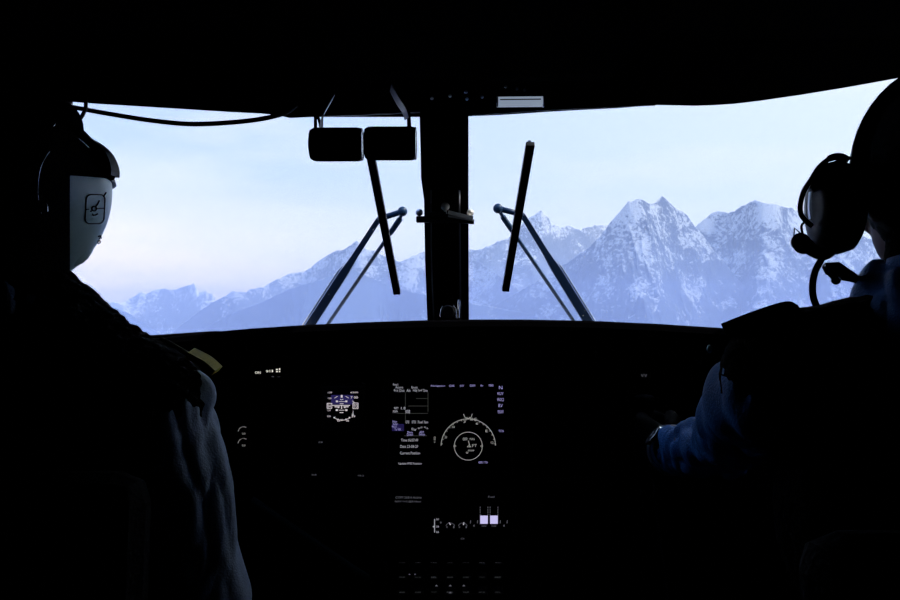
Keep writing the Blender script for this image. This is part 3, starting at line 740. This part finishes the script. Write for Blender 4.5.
add_tube(b, pk, 1, flat=(.026,.0105), up=(0,0,1)); add_tube(b, [p+Vector((0,.0,0)) for p in pk], .0052, 12); add_ball(b, pk[-1], .0054)
obj('peak', b, 'plastic', hm, smooth=False)
for s in (-1, 1):
    b = B(); add_ball(b, hc+Vector((s*.070,.020,-.045)), (.026,.045,.050)); obj('ear_cup', b, 'helmet', hm, smooth=True)
def hel(px, py, up=.0008):              # point on the back of the shell seen at a pixel direction
    d = Vector(((px-450)/F, 1, (300-py)/F)); o = Vector((0,0,CZ))-hc
    rz = .125 if True else .105
    s = lambda v: Vector((v.x/(.115+up), v.y/(.135+up), v.z/(.125+up)))
    D, O = s(d), s(o); A, Bq, C = D.dot(D), 2*D.dot(O), O.dot(O)-1
    q = max(Bq*Bq-4*A*C, 0); t = (-Bq-math.sqrt(q))/(2*A)
    return Vector((0,0,CZ))+d*t
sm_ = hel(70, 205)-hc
obj('nape_shade', dome(.1180,.138,.092,.128, lambda m: m.y < .05 and m.z > -.120 and m.z < .03, .003, [(tuple(sm_),(-1,-.445,0))]), 'black_cloth', hm, smooth=True, label='black shell on the back of the helmet standing in for shade')  # black shell put over the rear left in place of its shade
b = B()
def stroke(pts, r=.0006, closed=False): add_tube(b, [hel(*p) for p in pts], r, 6, closed=closed)
def rr(x0, y0, x1, y1, c, n=5):
    out = []
    for cx, cy, a in ((x1-c,y0+c,-90),(x1-c,y1-c,0),(x0+c,y1-c,90),(x0+c,y0+c,180)):
        for k in range(n+1):
            A = math.radians(a+90*k/n); out.append((cx+c*math.cos(A), cy+c*math.sin(A)))
    return out
stroke([(x+(y-208)*-.05, y) for x, y in rr(85.8,194.5,104.6,223.6,5)], .0007, True)
stroke([(103.5,196.5),(105.3,194),(106,192.6)], .0008)
stroke([(86,209.5),(88.5,209.2)], .0007); stroke([(97,208.6),(104,208.3)], .0007)
stroke(arc(94.2,208.6,2.3,0,350,14), .0008, True)
stroke([(95.6,206.8),(97.5,204.6),(99.4,200.6)], .0008); stroke([(92,210.4),(90.8,211.4)], .0008)
stroke([(92.4,214),(93.5,215.4),(95.4,215.2),(97.6,213.8)], .0008)
stroke([(98.6,236.5),(100.6,235.6),(101.2,238.4),(99.4,238.6)], .0009); stroke([(98.3,241.4),(99.6,240.4),(100.4,242.2),(99,243.4),(98,243)], .0009)
obj('badge', b, 'ink', sh_o, label='dark inked rounded-square badge')
b = B()
add_tube(b, smoothpath([P(49.5,151,.86), P(42,163,.855), P(38.5,178,.855), P(37.6,192,.86), P(38.6,201,.865)], 6), .0007, 8)
add_tube(b, smoothpath([P(45.6,202,.865), P(46.8,207,.865), P(47,212,.865)], 4), .0011, 8)
add_tube(b, [P(37,213.5,.865), P(41,213,.865)], .0009, 8)
add_tube(b, smoothpath([P(74,136,.875), P(80,139.5,.88), P(88.5,147.5,.895)], 6), .0006, 8)
add_tube(b, smoothpath([P(44.5,120.5,.89), P(47,124,.885), P(51,126.6,.885), P(54,125,.888), P(54.6,121,.89)], 6), .0009, 8)
obj('rim_glint', b, 'chrome', hm, smooth=True, label='thin bright wires set on the cover as rim glints')  # wires added to draw the light caught on the helmet edges

# right pilot
HR = (.476,.79,1.368)
rp = person('person', 'person on the right with short dark hair, headset and blue sleeve, seen from behind', HR, [(.098,-.03),(.094,-.004),(.080,.022),(.068,.040),(.060,.044)], [(.058,.0),(.0595,.03),(.0575,.070),(.054,.078)], (.462,.775,1.245),
    (.66,.79,1.165), (.303,.80,1.164), (.73,.92,.93), (.332,1.03,1.078), (.66,1.14,.90), (.328,1.262,1.027), (.62,1.23,.90), (.316,1.355,1.035),
    (.47,.80,.60), [(.62,1.22,.63),(.33,1.22,.63)], [(.62,1.47,.10),(.34,1.47,.10)], 'sleeve_blue', vr=.0615, vl=.92, vz=.008, sr=.053, fz=.0018, head_s=(1.02,1,1.0))
b = B(); add_ball(b, Vector(HR)+Vector((0,-.006,.004)), (.0885,.102,.097), 90, 60)
for v in list(b.verts):
    r = v.co-Vector(HR)
    if r.z < (-.2 if r.y < .03 else -.05) or (r.y > .06 and r.z < .045): v.co = Vector(HR)+r*.88
me = bpy.data.meshes.new('h'); bmesh.ops.recalc_face_normals(b, faces=b.faces); b.to_mesh(me); b.free()
displace(me, lambda co: .0022*(fbm(co[:,0]*260, co[:,1]*260, co[:,2]*260, 2, 4)-.5))
obj('hair', me, 'hair', rp, smooth=False, label='short cropped dark hair')
# epaulette strap bulge on the vest
b = B(); add_tube(b, smoothpath([P(724,331,.80), P(744,323,.795), P(768,314.5,.79), P(788,309.5,.785), P(798,313.5,.78)], 5), 1, flat=(.035,.009), up=(0,.2,1)); obj('shoulder_strap', b, 'black_cloth', rp)
b = B(); add_ball(b, P(709.5,349,.80), (.0025,.002,.004)); obj('highlight_bead', b, mat('pale_highlight', (.3,.42,.5), .3, metal=1), rp)  # pale bead added as a small highlight on the shoulder

# headset
hs = thing('headset', 'black headset with ear cup, wire and boom microphone on the right person', 'headset', Vector(HR)+Vector((0,0,-.06)))
ec = P(829,207,.79)
b = B(); 
for s in (1,-1):
    c = Vector((HR[0]-s*(HR[0]-ec.x-.004), .795, ec.z))
    t = bmesh.new(); add_lathe(t, [(.018,.016),(.028,.014),(.034,.006),(.036,-.006),(.033,-.018),(.028,-.022)], (0,0,0), (-s,0,0), 40)
    bmesh.ops.scale(t, vec=(1,.95,1.22), verts=t.verts); bmesh.ops.translate(t, vec=c, verts=t.verts)
    obj('ear_cup', t, 'plastic', hs, smooth=True)
b.free()
b = B(); pts = []
for k in range(25):
    a = pi*k/24; pts.append(Vector((HR[0]-math.cos(a)*.0900, .80, HR[2]+.0+math.sin(a)*.0985)))
pts = [Vector((pts[0].x-.006,.80,1.352))]+pts+[Vector((pts[-1].x+.006,.80,1.352))]
add_tube(b, pts, 1, flat=(.020,.003), up=(0,1,0)); obj('headband', b, 'plastic', hs)
Yh = .79
b = B(); add_tube(b, smoothpath([P(848,160,Yh), P(840,156.6,Yh), P(830,158.4,Yh), P(819,167.5,Yh), P(811,180,Yh), P(804,191,Yh), P(800.5,204,Yh), P(801,214,Yh), P(806,221,Yh), P(812,226,Yh)], 6), [.0034]*13+[.0024]*200, 10)
add_tube(b, smoothpath([P(812,190,Yh), P(821,176,Yh), P(832,166,Yh), P(842,162,Yh)], 6), .0034, 10)
obj('wire_yoke', b, 'plastic', hs, smooth=True)
b = B(); add_tube(b, smoothpath([P(810,192,Yh+.01), P(809,206,Yh+.01), P(810,219,Yh+.01)], 5), 1, flat=(.004,.001), up=(1,0,0)); obj('bright_plate', b, 'alu', hs)
b = B(); add_tube(b, smoothpath([P(840,163,Yh), P(845,160.5,Yh-.004), P(851,157.5,Yh)], 4), .0014, 8); obj('bright_clip', b, 'chrome', hs)
b = B(); add_ball(b, P(800.5,242,Yh), (.0085,.009,.0085)); add_ball(b, P(804,246,Yh), (.0095,.009,.0075)); mic = obj('microphone', b, 'rubber', hs, smooth=True)
b = B(); add_tube(b, [P(793.5,239,Yh), P(794.6,228,Yh), P(800,233,Yh)], .0007, 6); add_tube(b, smoothpath([P(803,236,Yh), P(801.5,226,Yh), P(806,221,Yh)], 4), .0012, 6); obj('wire_loop', b, 'plastic', mic)
b = B(); add_tube(b, smoothpath([P(804,244,Yh), P(814,251,Yh), P(824,254,Yh), P(833,248,Yh)], 5), .0060, 10); obj('boom', b, 'plastic', hs, smooth=True)
b = B(); add_tube(b, smoothpath([P(826,250,Yh), P(821,260,Yh), P(815,272,Yh), P(812.6,285,Yh), P(813.5,298,Yh), P(818,309,Yh), P(822,318,Yh)], 6), .0032, 10); obj('cord', b, 'rubber', hs, smooth=True)
b = B(); Yc = .80
add_tube(b, [P(824,265,Yc), P(829,268.5,Yc), P(836,270,Yc), P(842,273,Yc), P(852,277,Yc), P(862,282,Yc)], [.003,.0065,.0082,.0072,.0050,.003], 12)
add_ball(b, P(836,280,Yc), .0045); add_tube(b, [P(829,272,Yc), P(836,280,Yc)], .0030, 8)
obj('cord_connector', b, 'plastic', hs, smooth=True)
b = B(); add_tube(b, [P(825,265.5,Yc-.008), P(829.5,271.5,Yc-.008), P(833,277,Yc-.008)], .0011, 8); add_tube(b, [P(839.6,276.5,Yc-.006), P(840.6,280,Yc-.006)], .0010, 8); obj('clip', b, 'chrome', hs, label='bright metal clip')

# wristwatch on the forearm of the right pilot
wa = thing('wristwatch', 'bright metal wristwatch on the wrist of the right person', 'watch', Vector((.328,1.25,.99)))
wc = Vector((.328,1.256,1.0285)); ax = (Vector((.328,1.262,1.027))-Vector((.332,1.03,1.078))).normalized()
b = B(); u = ax.orthogonal().normalized(); v = ax.cross(u)
add_tube(b, [wc+(u*math.cos(2*pi*k/40)+v*math.sin(2*pi*k/40))*.0325 for k in range(40)], 1, flat=(.010,.0022), closed=True, up=tuple(ax)); obj('bracelet', b, 'steel', wa)
for q in (-.0055, .0055):
    b = B(); add_tube(b, [wc+ax*q+(u*math.cos(2*pi*k/48)+v*math.sin(2*pi*k/48))*.0345 for k in range(48)], .0014, 8, closed=True); obj('bracelet_edge', b, 'chrome', wa, smooth=True)
b = B(); wn = Vector((-.75,.35,.55)).normalized(); wn = (wn-ax*wn.dot(ax)).normalized(); add_lathe(b, [(.016,0),(.018,.003),(.017,.008),(.014,.009)], wc+wn*.028, wn, 30); obj('case', b, 'chrome', wa)

# seats
def seat(label, X, Yb):
    t = thing('pilot_seat', label, 'seat', (X, Yb+.25, 0), 'pilot seats')
    b = B(); tilt = Matrix.Rotation(math.radians(-6), 3, 'X')
    add_box(b, (X, Yb, .80), (.42,.075,.56), rot=tilt, bev=.03); obj('backrest', b, 'seat', t)
    b = B(); add_box(b, (X, Yb+.27, .455), (.44,.44,.09), bev=.03); obj('seat_pan', b, 'seat', t)
    b = B()
    for s in (-1,1): add_box(b, (X+s*.17, Yb+.25, .205), (.04,.40,.41), bev=.006)
    obj('base', b, 'frame', t)
    for s in (-1,1):
        b = B(); add_tube(b, [(X+s*.10, Yb-.036, 1.02), (X+s*.10, Yb-.048, .90), (X+s*.06, Yb-.062, .68)], 1, flat=(.045,.003), up=(0,1,0)); obj('harness_strap', b, 'black_cloth', t)
seat('black pilot seat behind the person in the helmet', -.51, .82)
seat('black pilot seat behind the person with the headset', .47, .60)

# control sticks
def stick(label, grip, foot):
    g, f = Vector(grip), Vector(foot); t = thing('control_stick', label, 'control stick', f, 'cyclic control sticks')
    b = B(); add_tube(b, smoothpath([f, f+Vector((0,.02,.25)), f.lerp(g,.6)+Vector((0,.0,.0)), g-Vector((0,0,.055))], 6), .012, 14); obj('shaft', b, 'frame', t, smooth=True)
    b = B(); add_tube(b, smoothpath([g-Vector((0,0,.062)), g-Vector((0,0,.02)), g+Vector((0,0,.03)), g+Vector((0,-.004,.06))], 5), [.014]*6+[.0135]*5+[.016]*5, 14); obj('grip', b, 'panel', t, smooth=True)
    b = B(); add_lathe(b, [(.04,0),(.04,.01),(.025,.02)], f, (0,0,1), 20); obj('boot_cover', b, 'rubber', t)
stick('control stick held by the person in the helmet', (-.395,1.345,.87), (-.50,1.42,0))
stick('control stick held by the person with the headset', (.312,1.366,1.035), (.44,1.38,0))

# ------------------------------------------------------------------ mountains
def mountain_mat(name, snow_lo, snow_hi, rock, snow, forest):
    m = bpy.data.materials.new(name); m.use_nodes = True; nt = m.node_tree; b = nt.nodes['Principled BSDF']
    b.inputs['Roughness'].default_value = .9; b.inputs['Specular IOR Level'].default_value = .1
    N = nt.nodes.new; Lk = nt.links.new
    g = N('ShaderNodeNewGeometry'); s = N('ShaderNodeSeparateXYZ'); Lk(g.outputs['Position'], s.inputs[0])
    sn = N('ShaderNodeSeparateXYZ'); Lk(g.outputs['Normal'], sn.inputs[0])
    n = N('ShaderNodeTexNoise'); n.inputs['Scale'].default_value = .0032; n.inputs['Detail'].default_value = 10; n.inputs['Roughness'].default_value = .68; Lk(g.outputs['Position'], n.inputs['Vector'])
    n2 = N('ShaderNodeTexNoise'); n2.inputs['Scale'].default_value = .028; n2.inputs['Detail'].default_value = 7; n2.inputs['Roughness'].default_value = .7; Lk(g.outputs['Position'], n2.inputs['Vector'])
    def math_(op, a, b_, c=None):
        q = N('ShaderNodeMath'); q.operation = op
        for i, x in enumerate((a, b_, c)):
            if x is None: continue
            if isinstance(x, (int, float)): q.inputs[i].default_value = x
            else: Lk(x, q.inputs[i])
        return q.outputs[0]
    alt = N('ShaderNodeMapRange'); alt.inputs['From Min'].default_value = snow_lo; alt.inputs['From Max'].default_value = snow_hi; Lk(s.outputs['Z'], alt.inputs['Value'])
    a = math_('MULTIPLY_ADD', n.outputs['Fac'], 3.2, -1.65); a = math_('ADD', a, alt.outputs[0])
    a = math_('ADD', a, math_('MULTIPLY_ADD', n2.outputs['Fac'], 3.2, -1.7)); a = math_('ADD', a, math_('MULTIPLY_ADD', sn.outputs['Z'], 1.3, -.75))
    r = N('ShaderNodeMapRange'); r.inputs['From Min'].default_value = .35; r.inputs['From Max'].default_value = .65; Lk(a, r.inputs['Value'])
    mx = N('ShaderNodeMix'); mx.data_type = 'RGBA'; Lk(r.outputs[0], mx.inputs['Factor']); mx.inputs['A'].default_value = (*rock, 1); mx.inputs['B'].default_value = (*snow, 1)
    Lk(mx.outputs['Result'], b.inputs['Base Color'])
    return m
def mountain(name, label, ridge, D0, seed, mt, slope=.78, depth=3400, step=.6, jag=1.0, base=-1500, amp=.85):
    xs = np.array([p[0] for p in ridge], float); ys = np.array([p[1] for p in ridge], float)
    px = np.arange(xs[0], xs[-1], step); py = np.interp(px, xs, ys)
    py = py+jag*(fbm(px*.35, px*0+seed, 0., 4, seed)-.5)*2.4
    D = D0*(1+.10*(fbm(px*.013, px*0+seed*3.1, 0., 2, seed+4)-.5)*2)
    H = (300-py)/F*D
    sc = D0/9000.
    tf = -np.linspace(0, 1, 190)**1.25*depth*sc; tb = np.linspace(0, 1, 26)[1:]*1500*sc
    T = np.concatenate([tf[::-1], tb]); n, m = len(px), len(T)
    PX, TT = np.meshgrid(px, T, indexing='ij'); r = D[:,None]+TT
    X = (PX-450)/F*r; Y = r
    def blur(a, sg):
        k_ = int(sg*3)+1; g_ = np.exp(-.5*(np.arange(-k_, k_+1)/sg)**2); g_ /= g_.sum()
        return np.convolve(np.pad(a, k_, mode='edge'), g_, 'valid')
    lv = [H]+[blur(H, q/step) for q in (4, 10, 22, 45)]; at_ = np.abs(T)/(2000*sc); kn = [0,.04,.15,.4,1.]
    A_ = np.abs(TT); warp = (fbm(X/(900*sc), Y/(900*sc), 0., 4, seed+50)-.5)*2*np.minimum(A_/(16*sc), 55)
    PW = PX+warp; Ls = [np.interp(PW, px, l) for l in lv]; tt = A_/(2000*sc); HH = Ls[-1].copy()
    for a_, (k0, k1) in enumerate(zip(kn, kn[1:])):
        f_ = np.clip((tt-k0)/(k1-k0), 0, 1); sel = (tt >= k0) & (tt < k1)
        HH[sel] = (Ls[a_]*(1-f_)+Ls[a_+1]*f_)[sel]
    at = np.abs(TT)
    k = 1/(1500*sc)
    wx = X+350*sc*(fbm(X*k*1.3, Y*k*1.3, 0., 3, seed+30)-.5)*2; wy = Y+350*sc*(fbm(X*k*1.3, Y*k*1.3, 5., 3, seed+31)-.5)*2
    R = ridged(wx*k, wy*k*.55, 8, seed+9)
    fine = ridged(wx*k*4.2, wy*k*3.0, 6, seed+15)
    env = np.minimum(at*amp, 700*sc); env2 = np.minimum(at*.75, 190*sc)
    Z = HH-slope*at**.97*1.0-env*(1-R)*.9-env2*(1-fine)
    Z = Z + 0
    Z = np.maximum(Z, base+60*fbm(X*.002, Y*.002, 0., 3, 2))
    co = np.stack([X, Y, Z+CZ], -1).reshape(-1,3)
    me = bpy.data.meshes.new(name); idx = np.arange(n*m).reshape(n, m)
    q = np.stack([idx[:-1,:-1], idx[1:,:-1], idx[1:,1:], idx[:-1,1:]], -1).reshape(-1,4)
    me.vertices.add(n*m); me.vertices.foreach_set('co', co.ravel())
    me.loops.add(q.size); me.loops.foreach_set('vertex_index', q.ravel().astype(np.int32))
    me.polygons.add(len(q)); me.polygons.foreach_set('loop_start', np.arange(0, q.size, 4, dtype=np.int32)); me.polygons.foreach_set('loop_total', np.full(len(q), 4, dtype=np.int32))
    me.update(); me.validate()
    me.polygons.foreach_set('use_smooth', [True]*len(me.polygons))
    me.materials.append(mt); o = bpy.data.objects.new(name, me); COL.objects.link(o)
    tag(o, label, 'mountain')
    return o
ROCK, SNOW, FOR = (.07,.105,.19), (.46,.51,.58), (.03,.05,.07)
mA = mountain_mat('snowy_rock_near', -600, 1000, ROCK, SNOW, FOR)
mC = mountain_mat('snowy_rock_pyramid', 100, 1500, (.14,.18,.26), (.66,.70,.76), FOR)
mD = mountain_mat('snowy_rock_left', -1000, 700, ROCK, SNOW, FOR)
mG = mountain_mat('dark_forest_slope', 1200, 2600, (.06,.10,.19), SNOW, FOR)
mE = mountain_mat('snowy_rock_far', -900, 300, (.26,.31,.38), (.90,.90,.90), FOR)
mountain('mountain', 'tall twin-peaked rock mountain right of the wipers', [(430,338),(500,302),(545,277),(575,257),(590,246),(602,234.5),(609,224),(615,217),(621,210),(628,201.8),(632,201),(636,199),(640,198.2),(644,199.5),(649,203.4),(655,202.4),(659,198.4),(662,195.4),(665,198),(668,200.5),(673,206),(677,209.4),(681,210.2),(687,214.5),(691,221),(694,225),(700,232),(712,248),(735,275),(780,330)], 9000, 3, mA)
mountain('mountain', 'broad snowy mountain behind the right person headset', [(600,335),(640,300),(665,262),(680,243),(695,226.5),(704,219.5),(712,213.5),(719,210.6),(728,213),(735,211),(742,206),(748,203.4),(752,200.8),(757,200.3),(762,203),(770,203.6),(776,203.5),(784,207),(792,208),(800,213),(815,217),(835,223),(860,235),(900,250),(960,285)], 9800, 13, mA)
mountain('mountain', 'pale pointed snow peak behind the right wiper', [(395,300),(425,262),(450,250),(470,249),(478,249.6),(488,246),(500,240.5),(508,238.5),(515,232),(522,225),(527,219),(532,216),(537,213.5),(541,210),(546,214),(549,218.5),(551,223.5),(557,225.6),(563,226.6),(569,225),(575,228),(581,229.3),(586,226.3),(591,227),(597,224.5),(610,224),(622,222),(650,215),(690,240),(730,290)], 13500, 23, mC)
mountain('mountain', 'long snowy ridge behind the left wiper rising to a point', [(150,350),(170,334),(190,318),(205,307),(216,300.6),(222,298),(228,294),(233,291.3),(240,292),(247,291.6),(252,289),(258,287.3),(263,287),(270,282.6),(278,279),(284,276),(290,274),(297,272.6),(303,272.4),(309,269),(314,265),(320,259.4),(326,256),(332,253),(336,250.2),(341,250.5),(347,247.6),(353,243.5),(357,241),(361,245),(368,250),(374,250.6),(382,255),(390,258.6),(398,261),(403,260.5),(410,257.5),(418,254),(425,251.5),(435,249),(455,252),(480,262),(520,290),(560,330)], 10500, 33, mD)
mountain('mountain', 'dark lower slope below the long ridge in the left windscreen', [(150,352),(200,330),(235,312),(260,303),(285,291),(300,286),(312,282.5),(325,278),(335,274),(345,268),(356,270),(370,278),(395,288),(430,296),(470,303),(520,312),(600,335)], 8600, 43, mG, jag=.7)
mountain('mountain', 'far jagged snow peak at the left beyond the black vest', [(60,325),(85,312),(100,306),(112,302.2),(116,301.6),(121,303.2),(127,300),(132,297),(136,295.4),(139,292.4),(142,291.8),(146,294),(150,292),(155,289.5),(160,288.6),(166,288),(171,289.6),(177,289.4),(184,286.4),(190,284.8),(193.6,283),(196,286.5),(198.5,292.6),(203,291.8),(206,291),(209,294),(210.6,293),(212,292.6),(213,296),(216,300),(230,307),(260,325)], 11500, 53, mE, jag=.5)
mountain('mountain', 'dark foothill at the far left under the jagged peak', [(40,285),(70,294),(95,302),(108,305),(118,309),(128,312.6),(136,317.6),(143,322.4),(150,327),(160,334),(175,342),(200,350)], 10000, 63, mG, jag=.5)
# valley ground
b = B(); b.faces.new([b.verts.new(p) for p in ((-40000,600,-1420),(40000,600,-1420),(40000,60000,-1420),(-40000,60000,-1420))])
o = obj('ground', b, mat('valley_ground', (.70,.74,.80), .9, noise=(.002,(.45,.50,.58)))); o['kind'] = 'structure'; o['label'] = 'hazy valley floor far below'

# valley haze: real scattering layers, denser low down
def haze(name, z0, z1, y1, dens, col, label):
    b = B(); add_box(b, (0, (600+y1)/2, (z0+z1)/2), (70000, y1-600, z1-z0))
    m = bpy.data.materials.new(name); m.use_nodes = True; nt = m.node_tree; nt.nodes.clear()
    out = nt.nodes.new('ShaderNodeOutputMaterial'); a = nt.nodes.new('ShaderNodeVolumeScatter'); c = nt.nodes.new('ShaderNodeVolumeAbsorption'); ad = nt.nodes.new('ShaderNodeAddShader')
    a.inputs['Color'].default_value = (*col, 1); a.inputs['Density'].default_value = dens; a.inputs['Anisotropy'].default_value = 0
    c.inputs['Color'].default_value = (*col, 1); c.inputs['Density'].default_value = dens
    nt.links.new(a.outputs[0], ad.inputs[0]); nt.links.new(c.outputs[0], ad.inputs[1]); nt.links.new(ad.outputs[0], out.inputs['Volume'])
    o = obj(name, b, m); tag(o, label, 'haze', kind='stuff'); return o
HB = [(-1400,150,1.15e-4,(.46,.58,.93)),(151,450,.65e-4,(.54,.66,.94)),(451,1700,.28e-4,(.66,.77,.96))]
for (z0, z1, dn, c_), lab in zip(HB, ('thick blue haze filling the valley below the mountains','blue haze across the lower mountain slopes','faint pale haze around the peaks')):
    haze('valley_haze', z0, z1, 13500, dn, c_, lab)

# ------------------------------------------------------------------ sky and sun
w = bpy.data.worlds.new('sky'); S.world = w; w.use_nodes = True; nt = w.node_tree; nt.nodes.clear()
N = nt.nodes.new; Lk = nt.links.new
out = N('ShaderNodeOutputWorld'); bg = N('ShaderNodeBackground'); Lk(bg.outputs[0], out.inputs[0])
tc = N('ShaderNodeTexCoord'); sp = N('ShaderNodeSeparateXYZ'); Lk(tc.outputs['Generated'], sp.inputs[0])
cr = N('ShaderNodeValToRGB'); e = cr.color_ramp
mr = N('ShaderNodeMapRange'); mr.inputs['From Min'].default_value = -.1; mr.inputs['From Max'].default_value = .5; Lk(sp.outputs['Z'], mr.inputs['Value']); Lk(mr.outputs[0], cr.inputs[0])
def srgb(r, g, b_): return tuple(((c/255)/12.92 if c/255 < .04045 else ((c/255+.055)/1.055)**2.4) for c in (r,g,b_))+(1,)
e.elements[0].position = 0; e.elements[0].color = srgb(150,170,215)
e.elements[1].position = 1; e.elements[1].color = srgb(150,185,245)
for p, c in ((.165, (252,246,240)), (.20,(252,250,248)), (.26,(240,246,254)), (.36,(208,226,252)), (.45,(196,218,253)), (.6,(185,210,252))):
    x = e.elements.new(p); x.color = srgb(*c)
# warmer low on the left, whiter to the right
cream = N('ShaderNodeMix'); cream.data_type = 'RGBA'; Lk(cr.outputs[0], cream.inputs['A']); cream.inputs['B'].default_value = srgb(238,248,255)
mrx = N('ShaderNodeMapRange'); mrx.inputs['From Min'].default_value = -.15; mrx.inputs['From Max'].default_value = .5; mrx.inputs['To Max'].default_value = .75; Lk(sp.outputs['X'], mrx.inputs['Value']); Lk(mrx.outputs[0], cream.inputs['Factor'])
warm = N('ShaderNodeMix'); warm.data_type = 'RGBA'; Lk(cream.outputs['Result'], warm.inputs['A']); warm.inputs['B'].default_value = (1.55,1.25,1.02,1)
mwx = N('ShaderNodeMapRange'); mwx.inputs['From Min'].default_value = -.02; mwx.inputs['From Max'].default_value = -.38; Lk(sp.outputs['X'], mwx.inputs['Value'])
mwz = N('ShaderNodeMapRange'); mwz.inputs['From Min'].default_value = .14; mwz.inputs['From Max'].default_value = .01; Lk(sp.outputs['Z'], mwz.inputs['Value'])
mm = N('ShaderNodeMath'); mm.operation = 'MULTIPLY'; Lk(mwx.outputs[0], mm.inputs[0]); Lk(mwz.outputs[0], mm.inputs[1]); Lk(mm.outputs[0], warm.inputs['Factor'])
# thin cloud veils
mp = N('ShaderNodeMapping'); mp.inputs['Scale'].default_value = (2.2,2.2,9); mp.inputs['Rotation'].default_value = (0,.10,0); Lk(tc.outputs['Generated'], mp.inputs[0])
cn = N('ShaderNodeTexNoise'); cn.inputs['Scale'].default_value = 1.7; cn.inputs['Detail'].default_value = 5; cn.inputs['Roughness'].default_value = .5; Lk(mp.outputs[0], cn.inputs['Vector'])
cm = N('ShaderNodeMapRange'); cm.inputs['From Min'].default_value = .45; cm.inputs['From Max'].default_value = .72; cm.inputs['To Max'].default_value = .75; Lk(cn.outputs['Fac'], cm.inputs['Value'])
cl_ = N('ShaderNodeMix'); cl_.data_type = 'RGBA'; Lk(warm.outputs['Result'], cl_.inputs['A']); cl_.inputs['B'].default_value = srgb(242,246,255); Lk(cm.outputs[0], cl_.inputs['Factor'])
Lk(cl_.outputs['Result'], bg.inputs['Color']); bg.inputs['Strength'].default_value = 1.2

sun = bpy.data.lights.new('sun', 'SUN'); sun.energy = 4.2; sun.angle = math.radians(.6); sun.color = (1,.93,.82)
so = bpy.data.objects.new('sun', sun); COL.objects.link(so)
d = Vector((-1.0,-.12,-1.05)).normalized(); so.rotation_euler = d.to_track_quat('-Z','Y').to_euler(); so.location = (30,0,30)

# ------------------------------------------------------------------ camera and view
cam = bpy.data.cameras.new('camera'); co = bpy.data.objects.new('camera', cam); COL.objects.link(co)
cam.sensor_width = 36; cam.lens = F/900*36; cam.clip_start = .02; cam.clip_end = 120000
co.location = (0,0,CZ); co.rotation_euler = (pi/2,0,0); S.camera = co; S.cycles.volume_bounces = 2; S.cycles.transparent_max_bounces = 32
vs = S.view_settings; vs.view_transform = 'Standard'; vs.look = 'None'; vs.exposure = 0; vs.gamma = 1; vs.use_curve_mapping = False
